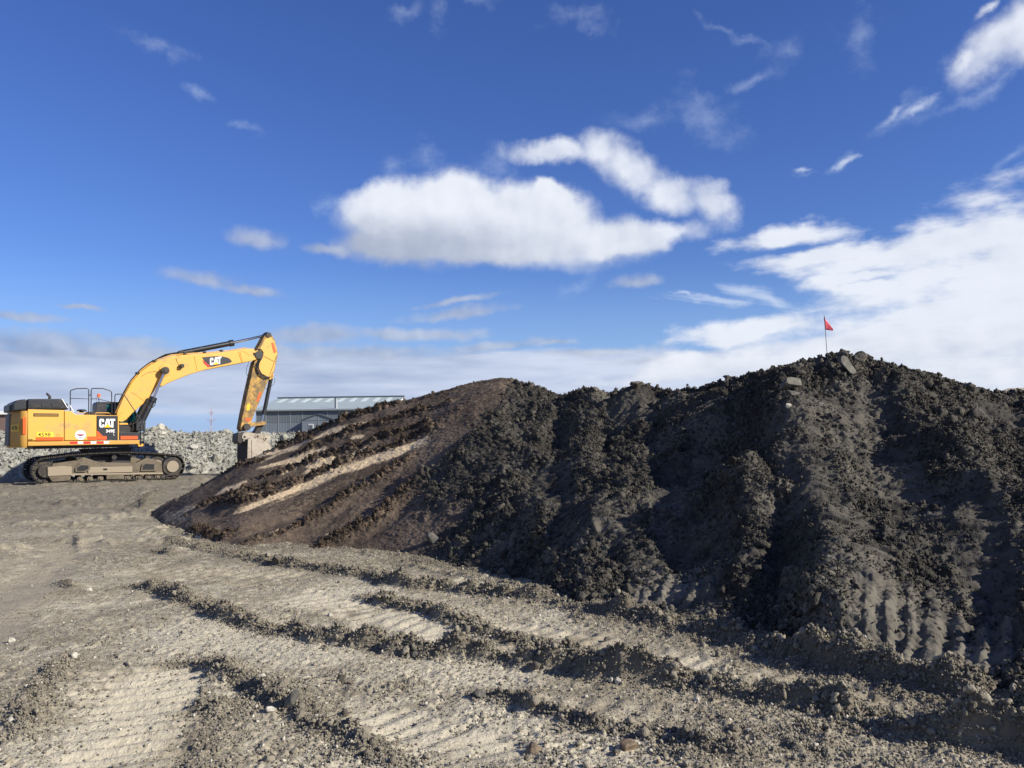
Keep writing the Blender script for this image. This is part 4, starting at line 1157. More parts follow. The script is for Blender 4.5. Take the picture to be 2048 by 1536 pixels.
    c = E1(960, 1250, 1.5); g = MB(); g.box(c[0] - 0.8, c[0] + 0.8, 0.5, 2.8, 0.45, 1.12); g.build('undercarriage', [M_GREASE], ex, bevel=0.05)
    # -------- upper body
    W0, W1 = 0.22, 3.12
    zb = E1(700, 1130, W0)[1]
    xr = E1(247, 1000, W0)[0]; xf = E1(1265, 1000, W0)[0]
    g = MB(); g.prism(poly1([(250, 1100), (1262, 1084), (1262, 1122), (250, 1140)], W0), W0 + 0.02, W1 - 0.05); g.build('lower_frame', [M_CWY], ex, bevel=0.03)
    g = MB(); g.prism(poly1([(300, 1138), (1180, 1122), (1180, 1148), (300, 1166)], W0), W0 + 0.25, W1 - 0.25); g.build('belly_plate', [M_GREASE], ex)
    body = poly1([(250, 815), (578, 820), (640, 822), (695, 858), (872, 862), (872, 1092), (250, 1098)], W0)
    g = MB(); g.prism(body, W0 + 0.05, W1 - 0.03); bd = g.build('engine_housing', [M_YEL], ex, bevel=0.03)
    pn = 0.045
    g = MB(); g.prism(poly1([(251, 806), (577, 814), (577, 1087), (251, 1087)], W0), W0, W0 + 0.06); door = g.build('service_door', [M_YEL], ex, bevel=0.02)
    g = MB(); g.prism(poly1([(303, 842), (530, 845), (530, 873), (303, 871)], W0), W0 - 0.015, W0 + 0.005); lv = g.build('vent', [M_GREASE], door)
    for k in range(3):
        g = MB(); y = 849 + k * 8; g.prism(poly1([(310, y), (524, y + 2), (524, y + 5), (310, y + 3)], W0), W0 - 0.028, W0 - 0.012); g.build('louvre', [M_CWY], door)
    g = MB(); g.prism(poly1([(583, 820), (640, 822), (692, 858), (872, 864), (872, 1086), (583, 1087)], W0), W0, W0 + 0.06); pn2 = g.build('side_panel', [M_YEL], ex, bevel=0.02)
    g = MB(); g.prism(poly1([(877, 864), (1060, 866), (1060, 1082), (877, 1084)], W0), W0, W0 + 0.9); cp = g.build('emblem_panel', [M_BLACK], ex, bevel=0.015)
    g = MB(); g.prism(poly1([(1064, 866), (1074, 866), (1074, 1084), (1064, 1084)], W0), W0 - 0.005, W0 + 0.5); g.build('panel_edge', [M_YEL], ex)
    g = MB(); g.prism(poly1([(1077, 1016), (1262, 1016), (1262, 1082), (1077, 1084)], W0), W0, W0 + 0.75); g.build('step_box', [M_BLACK], ex, bevel=0.02)
    # decals, a few millimetres proud
    def decal(name, pts, mat, parent, lift=0.004, f=poly1, w=W0):
        g = MB(); g.prism(f(pts, w), w - lift - 0.003, w - lift); return g.build(name, [mat], parent)
    decal('orange_stripe', [(325, 1058), (572, 1058), (572, 1087), (325, 1087)], M_ORANGE, ex, 0.006)
    decal('orange_stripe', [(790, 1053), (876, 1052), (876, 1000), (925, 1050), (962, 1050), (962, 1078), (790, 1082)], M_ORANGE, ex, 0.006)
    decal('orange_stripe', [(1090, 1048), (1243, 1048), (1243, 1077), (1090, 1079)], M_ORANGE, ex, 0.006)
    xs = [632, 703, 752, 820, 870, 938, 985]
    for k in range(6):
        decal('reflector_strip', [(xs[k], 1098.5 - k * .6), (xs[k + 1], 1098 - k * .6), (xs[k + 1], 1119 - k * .6), (xs[k], 1120 - k * .6)], M_WHITE if k % 2 else M_RED, ex, 0.004, w=W0 + 0.02)
    # number plates
    def numbered(name, pts, txt, tx, ty, px, mat_bg, parent, w=W0):
        """lettering laid on the side: picture position of its lower left corner, height in px of the zoomed view"""
        g = MB()
        if pts: g.prism(poly1(pts, w), w - 0.010, w - 0.006, 0)
        a = E1(tx, ty, w); up = E1(tx, ty - px, w)
        size = (up[1] - a[1]) / 0.70
        text_polys(g, txt, lambda x, y: (a[0] + x, w - 0.013, a[1] + y), size, 0, 0.004, 1)
        return g.build(name, [mat_bg or M_INK, M_INK], parent)
    numbered('number_plate', [(330, 1012), (482, 1012), (482, 1058), (330, 1058)], '4598', 342, 1054, 36, M_PLATE, ex)
    numbered('small_number', None, '4598', 253, 1088, 13, None, ex)
    g = MB(); g.prism(poly1([(510, 1030), (518, 1030), (518, 1052), (510, 1052)], W0), W0 - 0.01, W0 - 0.006); g.prism(poly1([(526, 1030), (542, 1030), (542, 1034), (526, 1034)], W0), W0 - 0.01, W0 - 0.006)
    g.prism(poly1([(528, 1036), (531, 1036), (531, 1050), (528, 1050)], W0), W0 - 0.01, W0 - 0.006); g.prism(poly1([(538, 1036), (541, 1036), (541, 1050), (538, 1050)], W0), W0 - 0.01, W0 - 0.006)
    g.build('inspection_marks', [M_CWY], ex)
    # emblem lettering: heavy C A T with a triangle
    def emblem(f, x0, y0, x1, y1, w, slant=0.0, rise=0.0, name='emblem'):
        """letters drawn on a 0..3.4 by 0..2 grid mapped to the picture box"""
        def T(p):
            x, y = p
            X = x0 + (x1 - x0) * x / 3.5 + slant * y; Y = y1 - (y1 - y0) * y / 2.0 - rise * (x / 3.5)
            return f([(X, Y)], w)[0]
        C = [(1.05, 1.25), (1.05, 1.75), (0.82, 2.0), (0.22, 2.0), (0.0, 1.72), (0.0, 0.28), (0.22, 0.0), (0.85, 0.0), (1.05, 0.25), (1.05, 0.72), (0.66, 0.72), (0.66, 0.42), (0.40, 0.42), (0.40, 1.6), (0.66, 1.6), (0.66, 1.25)]
        A = [(1.08, 0.0), (1.56, 2.0), (2.10, 2.0), (2.58, 0.0), (2.15, 0.0), (1.83, 1.35), (1.5, 0.0)]
        Tt = [(2.25, 2.0), (3.5, 2.0), (3.5, 1.55), (3.1, 1.55), (3.1, 0.0), (2.66, 0.0), (2.66, 1.55), (2.25, 1.55)]
        tri = [(1.02, 0.0), (1.83, 0.85), (2.62, 0.0)]
        g = MB()
        for poly in (C, Tt): g.prism([T(p) for p in poly], w - 0.012, w - 0.008, 0)
        g.prism([T(p) for p in A], w - 0.012, w - 0.008, 0)
        g.prism([T(p) for p in tri], w - 0.018, w - 0.013, 1)
        return g
    g = emblem(poly1, 897, 893, 1040, 971, W0); g.build('emblem', [M_WHITE, M_TRI], cp)
    g = MB(); a = E1(955, 1016, W0); up = E1(955, 990, W0)
    text_polys(g, '349E', lambda x, y: (a[0] + x, W0 - 0.012, a[1] + y), (up[1] - a[1]) / 0.7, 0, 0.03)
    a2 = E1(1022, 1042, W0)
    text_polys(g, 'L', lambda x, y: (a2[0] + x, W0 - 0.012, a2[1] + y), 0.13, 0, 0.0)
    g.build('model_number', [M_WHITE], cp)
    decal('red_corner', [(879, 1000), (930, 1050), (963, 1052), (963, 1080), (879, 1080)], M_ORANGE, cp, 0.003)
    c = E1(727, 1039, W0); r = 0.205
    g = MB(); g.cyl(c, r, W0 - 0.010, W0 - 0.005, 32, 0)
    rd = [(-.78, .22), (-.62, .02), (-.35, -.10), (.35, -.10), (.62, .02), (.80, .22), (.62, .26), (.45, .12), (-.45, .12), (-.62, .26)]
    g.prism([(c[0] + x * r, c[1] + y * r + .01) for x, y in rd], W0 - 0.014, W0 - 0.011, 1)
    g.prism([(c[0] + x * r, c[1] + y * r) for x, y in [(-.5, .02), (-.4, -.14), (0, -.24), (.4, -.14), (.5, .02), (0, -.06)]], W0 - 0.018, W0 - 0.015, 2)
    g.prism([(c[0] + x * r, c[1] + y * r) for x, y in [(-.28, -.42), (.22, -.42), (.22, -.54), (-.28, -.54)]], W0 - 0.014, W0 - 0.011, 2)
    g.build('round_sticker', [M_WHITE, M_RED, mat_simple('navy_print', (0.03, 0.05, 0.16), 0.5, 0.3)], ex)
    # -------- counterweight: rounded plan
    zc0 = E1(200, 1140, W0)[1]; zc1 = E1(200, 820, W0)[1]
    xc = E1(246, 1000, W0)[0]
    xb = E1(150, 1000, W0 + 0.1)[0]
    plan = []
    x_rear = E(36, 860, W0 + 0.3)[0]; bulge = 0.30; rc = 0.30
    plan.append((xc, W0)); plan.append((x_rear + rc, W0))
    for k in range(1, 6):
        a = PI / 2 * k / 6; plan.append((x_rear + rc - rc * math.sin(a), W0 + rc - rc * math.cos(a)))
    for k in range(0, 13):
        t = k / 12; w = W0 + rc + (W1 - W0 - 2 * rc) * t; plan.append((x_rear - bulge * (1 - (2 * t - 1) ** 2), w))
    for k in range(1, 6):
        a = PI / 2 * k / 6; plan.append((x_rear + rc - rc * math.cos(a), W1 - rc + rc * math.sin(a)))
    plan.append((x_rear + rc, W1)); plan.append((xc, W1))
    def loft(g, plan, zs, ins, m=0):
        n = len(plan); cx = xc; V = []
        for z, i_ in zip(zs, ins):
            for (x, w) in plan:
                V.append((cx + (x - cx) * (1 - i_), (W0 + W1) / 2 + (w - (W0 + W1) / 2) * (1 - i_ * 0.25), z))
        F = [tuple(range(n)), tuple(range(len(V) - 1, len(V) - n - 1, -1))]
        for j in range(len(zs) - 1):
            for k in range(n): F.append((j * n + k, j * n + (k + 1) % n, (j + 1) * n + (k + 1) % n, (j + 1) * n + k))
        g.add(V, F, m)
    g = MB(); loft(g, plan, [zc0 - 0.06, zc0 + 0.05, zc0 + 0.35, zc1 - 0.35, zc1 - 0.05, zc1], [0.10, 0.02, 0, 0.02, 0.06, 0.10])
    cw = g.build('counterweight', [M_CWY], ex, smooth=True)
    # darker grey cast cover in the middle of the tail
    plan2 = [(x - 0.05, w) for x, w in plan if 1.0 < w < 2.4]; plan2 = [(xc - 0.5, plan2[0][1])] + plan2 + [(xc - 0.5, plan2[-1][1])]
    g = MB(); loft(g, plan2, [zc0 + 0.02, zc1 - 0.1], [0.0, 0.04]); g.build('tail_cover', [M_GREYCW], ex, smooth=True)
    decal('orange_stripe', [(207, 878), (235, 878), (235, 1034), (207, 1030)], M_ORANGE, cw, 0.004)
    # tail number plate wrapped on the rounded corner
    k0 = 3; pa = Vector((plan[6][0], plan[6][1])); pb = Vector((plan[9][0], plan[9][1]))
    g = MB(); dirv = (pb - pa).normalized(); nrm = Vector((dirv.y, -dirv.x)); nrm = nrm if nrm.x < 0 else -nrm
    zt = E1(120, 1003, W0 + 0.4)[1]
    ln = (pb - pa).length
    def pl(x, y, lift):  # x along from far to near so it reads from the rear
        q = pb + (pa - pb).normalized() * x + nrm * lift
        return (q.x, q.y, zt + y)
    g.add([pl(-0.02, -0.02, .03), (pl(0.55, -0.02, .03)), pl(0.55, 0.26, .03), pl(-0.02, 0.26, .03)], [(0, 1, 2, 3)], 0)
    text_polys(g, '4598', lambda x, y: pl(x + 0.03, y + 0.03, .035), 0.28, 0, 0.015, 1, w_scale=0.8)
    g.build('number_plate', [M_PLATE, M_INK], cw)
    # -------- black hood
    hood = [(250, 806), (250, 716), (262, 712), (548, 711), (572, 722), (612, 800), (600, 806)]
    g = MB(); g.prism(poly1(hood, W0), W0 + 0.04, W1 - 0.04); hd = g.build('engine_hood', [M_BLACK], ex, bevel=0.05)
    for (x0, x1) in ((275, 360), (378, 452), (470, 548)):
        g = MB(); g.prism(poly1([(x0, 752), (x1, 754), (x1 - (0 if x1 < 540 else 0), 786), (x0, 786)], W0), W0 + 0.02, W0 + 0.045); g.build('hood_grille', [M_GREASE], hd)
    hood2 = [(118, 822), (118, 748), (150, 725), (200, 716), (246, 714), (246, 812)]
    g = MB(); g.prism([(x, z) for x, z in poly1(hood2, W0)], W0 + 0.12, W1 - 0.12); g.build('rear_hood', [M_BLACK], ex, bevel=0.06)
    g = MB(); g.prism(poly1([(84, 824), (84, 762), (100, 752), (125, 752), (125, 824)], W0 + 0.3), W0 + 0.45, W1 - 0.4); g.build('radiator_cover', [M_GREYCW], ex, bevel=0.04)
    g = MB(); g.prism(poly1([(590, 745), (630, 748), (636, 806), (612, 800)], W0), W0 + 0.5, W1 - 0.6); g.build('air_cleaner_box', [M_BLACK], ex, bevel=0.03)
    a = E1(562, 716, W0); b = E1(668, 832, W0)
    g = MB(); g.tube([(a[0], W0 + 0.02, a[1]), (E1(612, 795, W0)[0], W0 + 0.02, E1(612, 795, W0)[1])], 0.018, 6); g.tube([(E1(632, 770, W0)[0], W0 + .03, E1(632, 770, W0)[1]), (b[0], W0 + 0.03, b[1])], 0.018, 6); g.build('grab_rail', [M_WHITE], ex)
    e = E1(446, 708, 1.4)
    g = MB(); g.tube([(e[0], 1.4, e[1] - 0.05), (e[0] + 0.02, 1.4, e[1] + 0.06), (e[0] - 0.03, 1.4, e[1] + 0.13), (e[0] - 0.09, 1.4, e[1] + 0.19), (e[0] - 0.1, 1.4, e[1] + 0.24)], [0.06, 0.055, 0.05, 0.045, 0.02], 12); g.build('exhaust_pipe', [M_GREASE], ex, smooth=True)
    # -------- deck, rails, beacon
    g = MB(); g.prism(poly1([(690, 853), (1060, 862), (1060, 870), (690, 864)], W0), W0 + 0.02, 1.35); g.build('deck', [M_YEL_FOOT], ex)
    def rail(pts, w, r=0.020, m=M_BLK_CYL, name='handrail', f=E1):
        g = MB(); g.tube([(f(x, y, w)[0], w, f(x, y, w)[1]) for x, y in pts], r, 8); return g.build(name, [m], ex, smooth=True)
    w = W0 + 0.1
    rail([(635, 845), (635, 645), (640, 636), (652, 632), (690, 620), (785, 618), (797, 622), (802, 634), (801, 860)], w)
    rail([(637, 712), (650, 708), (790, 711), (800, 722)], w, 0.014)
    rail([(822, 860), (824, 636), (828, 622), (838, 618), (920, 619), (935, 621), (990, 637), (1003, 645), (1009, 660), (1010, 858)], w)
    rail([(824, 722), (832, 712), (880, 712), (1009, 743)], w, 0.014)
    rail([(797, 678), (828, 678)], w, 0.022)
    rail([(1038, 860), (1038, 685), (1042, 674), (1052, 670), (1112, 670), (1124, 678), (1294, 940), (1300, 955), (1300, 1140)], w)
    rail([(1270, 938), (1270, 1130)], w, 0.026)
    rail([(690, 850), (700, 838), (782, 838), (790, 852)], w + .1, 0.014, M_YEL); rail([(862, 852), (868, 838), (985, 840), (996, 846), (998, 856)], w + .1, 0.016, M_YEL)
    g = MB()
    for y in (970, 1020, 1070): g.prism(poly1([(1268, y), (1300, y), (1300, y + 8), (1268, y + 8)], w), w, w + 0.35)
    g.prism(poly1([(1240, 1118), (1305, 1118), (1305, 1138), (1255, 1144)], w), w, w + 0.4, 1)
    g.build('access_ladder', [M_BLK_CYL, M_YEL_FOOT], ex)
    c = E1(737, 820, 1.0); g = MB(); g.cyl((0, 0), 0.0001, 0, 0.0001, 3); g = MB()
    g.tube([(c[0], 1.0, c[1] - 0.10), (c[0], 1.0, c[1] - 0.02)], 0.09, 14); g.tube([(c[0], 1.0, c[1] - 0.02), (c[0], 1.0, c[1] + 0.03), (c[0], 1.0, c[1] + 0.06)], [0.19, 0.19, 0.10], 18); g.build('air_intake_cap', [M_BLACK], ex, smooth=True)
    c = E1(815, 835, 1.0); g = MB(); g.box(c[0] - 0.2, c[0] + 0.5, 0.7, 1.2, c[1] - 0.12, c[1] + 0.02); g.build('tool_box', [M_GREASE], ex, bevel=0.02)
    b = E1(892, 690, 2.4)
    g = MB(); g.tube([(b[0], 2.4, b[1] - 0.03), (b[0], 2.4, b[1] + 0.09), (b[0], 2.4, b[1] + 0.12)], [0.07, 0.065, 0.03], 14, 0); g.tube([(b[0], 2.4, b[1] - 0.03), (b[0] + 0.02, 2.4, b[1] - 0.3)], 0.015, 6, 1); g.tube([(b[0] - .1, 2.4, b[1] - 0.0), (b[0] - 0.1, 2.4, b[1] - 0.5)], 0.006, 5, 1); g.build('beacon', [M_BEACON, M_BLK_CYL], ex, smooth=True)
    # -------- cab on the far side
    wc0, wc1 = 2.2, 3.15
    cab = poly1([(868, 868), (868, 762), (880, 748), (1150, 742), (1210, 770), (1262, 1010), (1262, 1060), (868, 1060)], wc0)
    x0, x1 = cab[0][0], cab[5][0]; z0 = cab[6][1]; z1 = cab[3][1]
    xt = cab[4][0]
    g = MB()
    g.box(x0, x1, wc0, wc1, z0, z0 + 0.55)                                              # lower body
    g.prism([(x0, z1 - 0.10), (x0 + 0.06, z1), (xt - 0.1, z1), (xt, z1 - 0.12)], wc0, wc1)             # roof
    for xx, xx2 in ((x0, x0), (x0 + (xt - x0) * .45, x0 + (xt - x0) * .45), (x1 - 0.08, xt - 0.08)):
        for w in (wc0, wc1 - 0.09):
            g.prism([(xx, z0 + .5), (xx + 0.10, z0 + .5), (xx2 + 0.10, z1 - 0.08), (xx2, z1 - 0.08)], w, w + 0.09)
    g.prism([(x0, z0 + .5), (x0 + 0.5, z0 + .5), (x0 + 0.42, z1 - .1), (x0, z1 - .1)], wc0 + 0.001, wc1 - .001)
    cb = g.build('cab', [M_BLACK], ex, bevel=0.015)
    g = MB(); g.prism([(x0 + 0.52, z0 + .56), (x1 - 0.05, z0 + .56), (xt - 0.03, z1 - .13), (x0 + 0.45, z1 - .13)], wc0 + 0.03, wc0 + 0.04); g.build('cab_window', [M_GLASS], cb)
    g = MB(); g.prism([(x0 + 0.52, z0 + .56), (x1 - 0.05, z0 + .56), (xt - 0.03, z1 - .13), (x0 + 0.45, z1 - .13)], wc1 - 0.04, wc1 - 0.03); g.build('cab_window', [M_GLASS], cb)
    g = MB(); xs_ = (x0 + x1) / 2; g.box(xs_ - 0.15, xs_ + 0.30, 2.45, 2.9, z0 + 0.5, z0 + 0.72); g.box(xs_ - 0.25, xs_ - 0.08, 2.45, 2.9, z0 + 0.6, z0 + 1.25); g.build('seat', [M_GREASE], cb, bevel=0.05)
    # -------- boom
    wb0, wb1 = 1.38, 2.08
    up = [(68, 968), (78, 905), (105, 848), (150, 745), (230, 605), (330, 492), (420, 424), (520, 372), (660, 325), (900, 306), (1000, 300), (1200, 286), (1380, 259), (1450, 247), (1540, 252), (1585, 272), (1608, 300), (1612, 330), (1595, 352), (1555, 366)]
    dn = [(1490, 385), (1400, 402), (1200, 438), (1000, 478), (850, 522), (720, 572), (610, 620), (560, 648), (530, 648), (505, 635), (470, 700), (430, 755), (385, 806), (240, 932), (165, 1012), (120, 1020), (85, 1008)]
    bp = poly4(up + dn, wb0)
    # box section: side plates and filler a little inset
    def slab(g, poly, w0, w1, m=0): g.prism(poly, w0, w1, m)
    g = MB(); g.prism(bp, wb0, wb1); boom = g.build('boom', [M_YEL], ex, bevel=0.035)
    def bdecal(name, pts, mat, lift=0.006, parent=boom): return decal(name, pts, mat, parent, lift, poly4, wb0)
    bdecal('emblem_plate', [(974, 343), (1090, 332), (1180, 331), (1245, 345), (1268, 357), (1294, 386), (1270, 402), (1062, 446), (1040, 436)], M_BLACK, 0.008)
    bdecal('red_flash', [(984, 372), (1000, 385), (1066, 438), (1040, 448), (992, 402)], M_RED, 0.011)
    g = emblem(poly4, 1058, 351, 1180, 428, wb0 - 0.004, slant=0, rise=18); g.build('emblem', [M_WHITE, M_TRI], boom)
    # weld seams and side pad
    for a_, b_ in (((893, 330), (925, 484)), ((1362, 284), (1396, 396)), ((230, 708), (362, 800)), ((1378, 282), (1405, 392))):
        g = MB(); pa_ = E4(*a_, wb0); pb_ = E4(*b_, wb0); g.tube([(pa_[0], wb0 - 0.004, pa_[1]), (pb_[0], wb0 - 0.004, pb_[1])], 0.014, 6); g.build('weld_seam', [M_YEL_FOOT], boom)
    g = MB(); tri = [(1395, 272), (1450, 286), (1486, 322), (1450, 365), (1408, 380), (1446, 360), (1474, 322), (1442, 294)]
    g.prism(poly4(tri, wb0), wb0 - 0.012, wb0); g.build('boom_gusset', [M_YEL_FOOT], boom)
    bdecal('drain_hole', [(1514, 294), (1534, 291), (1538, 322), (1520, 328)], M_INK, 0.004)  # flat black patch painted for the shade inside the hole
    # boom foot stain plate
    bdecal('scuffed_foot', [(110, 852), (150, 900), (170, 960), (128, 1014), (92, 1000), (76, 950), (86, 905)], M_YEL_FOOT, 0.004)
    g = MB(); c_ = E4(115, 985, wb0); g.cyl(c_, 0.16, wb0 - 0.12, wb1 + 0.12, 20); g.build('boom_foot_pin', [M_YEL_FOOT], boom)
    # lamp on the boom
    lp = E4(752, 437, wb0); g = MB(); g.box(lp[0] - 0.07, lp[0] + 0.09, wb0 - 0.22, wb0 - 0.04, lp[1] - 0.07, lp[1] + 0.09); g.tube([(lp[0], wb0 - .05, lp[1]), (lp[0], wb0, lp[1] - .03)], 0.03, 6)
    g.build('work_lamp', [M_GREASE], boom, bevel=0.015)
    # hydraulic pipes along the top of the boom
    def pipe(pts, w, r, mat=M_BLK_CYL, name='hydraulic_pipe', f=E4, parent=boom):
        g = MB(); g.tube([(f(x, y, w)[0], w, f(x, y, w)[1]) for x, y in pts], r, 7); return g.build(name, [mat], parent, smooth=True)
    base_up = [(60, 930), (105, 830), (150, 735), (225, 598), (325, 484), (415, 415), (520, 362), (650, 318), (780, 306), (900, 298), (1100, 287), (1300, 266), (1440, 240)]
    pipe(base_up, wb0 + 0.10, 0.022, M_YEL_FOOT); pipe([(x + 4, y - 9) for x, y in base_up[:-3]], wb0 + 0.2, 0.022, M_GREASE); pipe([(x - 4, y - 13) for x, y in base_up[:-5]], wb0 + 0.35, 0.022, M_GREASE)
    pipe([(470, 395), (520, 345), (590, 312), (680, 296), (740, 288), (810, 292)], wb0 + 0.2, 0.026)
    pipe([(60, 900), (90, 830), (140, 730), (220, 590)], wb0 + 0.5, 0.026)
    pipe([(698, 350), (712, 390), (732, 425)], wb0 - 0.01, 0.008); pipe([(330, 545), (400, 505), (470, 492), (520, 498)], wb0 - 0.01, 0.007)
    for x, y in ((300, 508), (480, 378), (800, 300), (1010, 290), (1190, 272)):
        q = E4(x, y, wb0); g = MB(); g.box(q[0] - 0.05, q[0] + 0.05, wb0 + 0.02, wb0 + 0.4, q[1] - 0.03, q[1] + 0.05); g.build('pipe_clamp', [M_GREASE], boom)
    # -------- boom cylinders
    def ram(a, b, mid, w, rb, rr, f, parent, name, near=False):
        A = f(*a, w); B = f(*b, w); Mx = f(*mid, w)
        g = MB(); va = Vector((A[0], w, A[1])); vm = Vector((Mx[0], w, Mx[1])); vb = Vector((B[0], w, B[1]))
        g.tube([va, vm], rb, 16, 0)
        d = (vm - va).normalized(); g.tube([vm - d * 0.16, vm + d * 0.04], rb * 1.25, 16, 0)
        cy = g.build(name, [M_BLK_CYL], parent, smooth=True)
        g = MB(); g.tube([vm, vb], rr, 12, 0); g.build('ram_rod', [M_CHROME], cy, smooth=True)
        return cy
    for w, nm in ((wb0 - 0.22, True), (wb1 + 0.22, False)):
        cy = ram((318, 1062), (583, 488), (458, 775), w, 0.135, 0.06, E4 if nm else (lambda x, y, ww: E4(x, y, wb0 - 0.22)), ex, 'boom_cylinder')
    q = E4(583, 484, wb0 - 0.22)
    g = MB(); g.cyl(q, 0.17, wb0 - 0.34, wb0 - 0.10, 22, 0); g.cyl(q, 0.09, wb0 - 0.37, wb0 - 0.34, 14, 0); g.cyl(q, 0.10, wb0 - 0.1, wb1 + 0.3, 14, 0); g.build('ram_pin', [M_GREASE], boom, bevel=0.01)
    q = E4(586, 478, wb0); g = MB(); g.cyl(q, 0.28, wb0 - 0.03, wb0 + 0.01, 32, 0); g.build('boss_plate', [M_YEL], boom, bevel=0.02)
    pipe([(468, 790), (485, 815), (475, 850), (448, 876)], wb0 - 0.25, 0.018, M_GREASE, 'hydraulic_hose', parent=ex)
    g = MB(); q = E4(330, 1050, wb0 - 0.22); g.box(q[0] - 0.25, q[0] + 0.15, wb0 - 0.4, wb1 + 0.4, q[1] - 0.3, q[1] + 0.12); g.build('ram_mount', [M_BLACK], ex, bevel=0.03)
    # tangle of hoses and valves at the boom foot
    rnd = random.Random(3)
    q = E4(140, 1090, 1.0); g = MB(); g.box(q[0] - 0.25, q[0] + 0.25, 0.8, 1.3, q[1] - 0.2, q[1] + 0.1, 0)
    for k in range(9):
        x = 100 + rnd.random() * 170; y = 1060 + rnd.random() * 50; w = 0.75 + rnd.random() * 0.6
        pts = [E4(x, y + 40, w), E4(x + rnd.uniform(-20, 30), y - 20, w), E4(x + rnd.uniform(0, 60), y - rnd.uniform(20, 70), w)]
        g.tube([(p[0], w, p[1]) for p in pts], 0.028, 6, 0)
    g.build('hose_cluster', [M_GREASE], ex)
    g = MB(); q = E4(130, 1048, 0.9); g.box(q[0] - 0.13, q[0] + 0.22, 0.8, 1.25, q[1] - 0.03, q[1] + 0.04); g.build('valve_block', [M_YEL], ex)
    # -------- stick cylinder on top of the boom
    ws = (wb0 + wb1) / 2
    A = (728, 292); 
    cy = ram((735, 300), (1668, 104), (1298, 190), ws, 0.125, 0.058, E4, ex, 'stick_cylinder')
    q = E4(745, 305, ws); g = MB(); g.cyl(q, 0.14, wb0 + 0.1, wb1 - 0.1, 18); g.prism([(q[0] - 0.2, q[1] - 0.25), (q[0] + 0.3, q[1] - 0.25), (q[0] + 0.1, q[1] + 0.06), (q[0] - 0.08, q[1] + 0.06)], wb0 + 0.1, wb0 + 0.2); g.build('cylinder_bracket', [M_GREASE], boom)
    pipe([(1290, 178), (1480, 138), (1640, 104)], ws - 0.1, 0.014, M_BLK_CYL, 'hydraulic_hose')
    # -------- stick
    wk0, wk1 = 1.44, 2.02
    st = [(1655, 95), (1690, 84), (1715, 104), (1735, 138), (1752, 170), (1780, 300), (1776, 330), (1745, 478), (1722, 535), (1690, 555), (1665, 622), (1590, 800), (1535, 930), (1500, 1030), (1478, 1082),
          (1440, 1120), (1400, 1130), (1380, 1095), (1390, 1040), (1410, 930), (1450, 740), (1500, 520), (1530, 390), (1560, 365), (1580, 300), (1565, 245), (1600, 185), (1635, 118)]
    g = MB(); g.prism(poly4(st, wk0), wk0, wk1); stick = g.build('stick', [M_YEL_DIRTY], ex, bevel=0.03)
    sp = [(1640, 150), (1700, 128), (1742, 170), (1768, 300), (1765, 325), (1735, 470), (1700, 535), (1672, 548), (1610, 515), (1580, 470), (1575, 420), (1600, 370), (1625, 320), (1618, 275), (1590, 245)]
    g = MB(); g.prism(poly4(sp, wk0), wk0 - 0.014, wk0); plate = g.build('stick_side_plate', [M_YEL], stick, bevel=0.006)
    decal('orange_stripe', [(1706, 190), (1732, 184), (1760, 290), (1732, 298)], M_ORANGE, stick, 0.018, poly4, wk0)
    decal('orange_stripe', [(1580, 716), (1605, 708), (1580, 790), (1556, 822), (1554, 800)], M_ORANGE, stick, 0.006, poly4, wk0)
    decal('orange_stripe', [(1432, 992), (1490, 984), (1490, 1005), (1466, 1018), (1430, 1014)], M_ORANGE, stick, 0.006, poly4, wk0)
    decal('warning_sticker', [(1452, 842), (1484, 836), (1478, 904), (1444, 906)], M_TRI, stick, 0.006, poly4, wk0)
    for yy in (856, 876, 892): decal('warning_sticker_mark', [(1456, yy), (1476, yy - 2), (1475, yy + 4), (1455, yy + 6)], M_YEL_FOOT, stick, 0.009, poly4, wk0)
    for a_, b_ in (((1628, 332), (1738, 388)), ((1762, 330), (1690, 530))):
        g = MB(); pa_ = E4(*a_, wk0); pb_ = E4(*b_, wk0); g.tube([(pa_[0], wk0 - 0.014, pa_[1]), (pb_[0], wk0 - 0.014, pb_[1])], 0.012, 6); g.build('weld_seam', [M_GREASE], stick)
    g = MB(); q = E4(1680, 106, wk0); g.cyl(q, 0.13, wk0 - 0.05, wk1 + 0.05, 20); g.build('stick_top_pin', [M_GREASE], stick, bevel=0.01)
    g = MB(); g.prism(poly4([(1668, 72), (1700, 92), (1742, 150), (1734, 156), (1692, 100), (1665, 80)], wk0), wk0 + 0.05, wk1 - 0.05); g.build('stick_top_guard', [M_GREASE], stick)
    q = E4(1578, 318, wb0); g = MB(); g.cyl(q, 0.20, wb0 - 0.05, wb1 + 0.05, 24); g.build('stick_pivot_pin', [M_GREASE], boom, bevel=0.01)
    for pts, r in (([(1540, 268), (1590, 252), (1622, 290), (1612, 345), (1580, 395), (1570, 450), (1595, 510), (1650, 548), (1692, 556)], 0.030), ([(1560, 300), (1600, 280), (1606, 330), (1570, 390), (1556, 460), (1585, 530), (1640, 565), (1690, 560)], 0.026),
                   ([(1530, 255), (1575, 262), (1600, 310), (1585, 370), (1545, 430), (1560, 500), (1600, 550)], 0.020)):
        pipe(pts, wk0 - 0.07, r, M_BLK_CYL, 'hydraulic_hose', parent=ex)
    pipe([(1472, 390), (1450, 450), (1442, 510), (1462, 548), (1480, 550)], wk1, 0.010, M_BLK_CYL, 'hydraulic_hose', parent=ex)
    pipe([(1742, 560), (1748, 590), (1735, 630), (1690, 660), (1640, 680)], wk0, 0.010, M_BLK_CYL, 'hydraulic_hose', parent=ex)
    # -------- bucket cylinder, linkage
    wq = ws
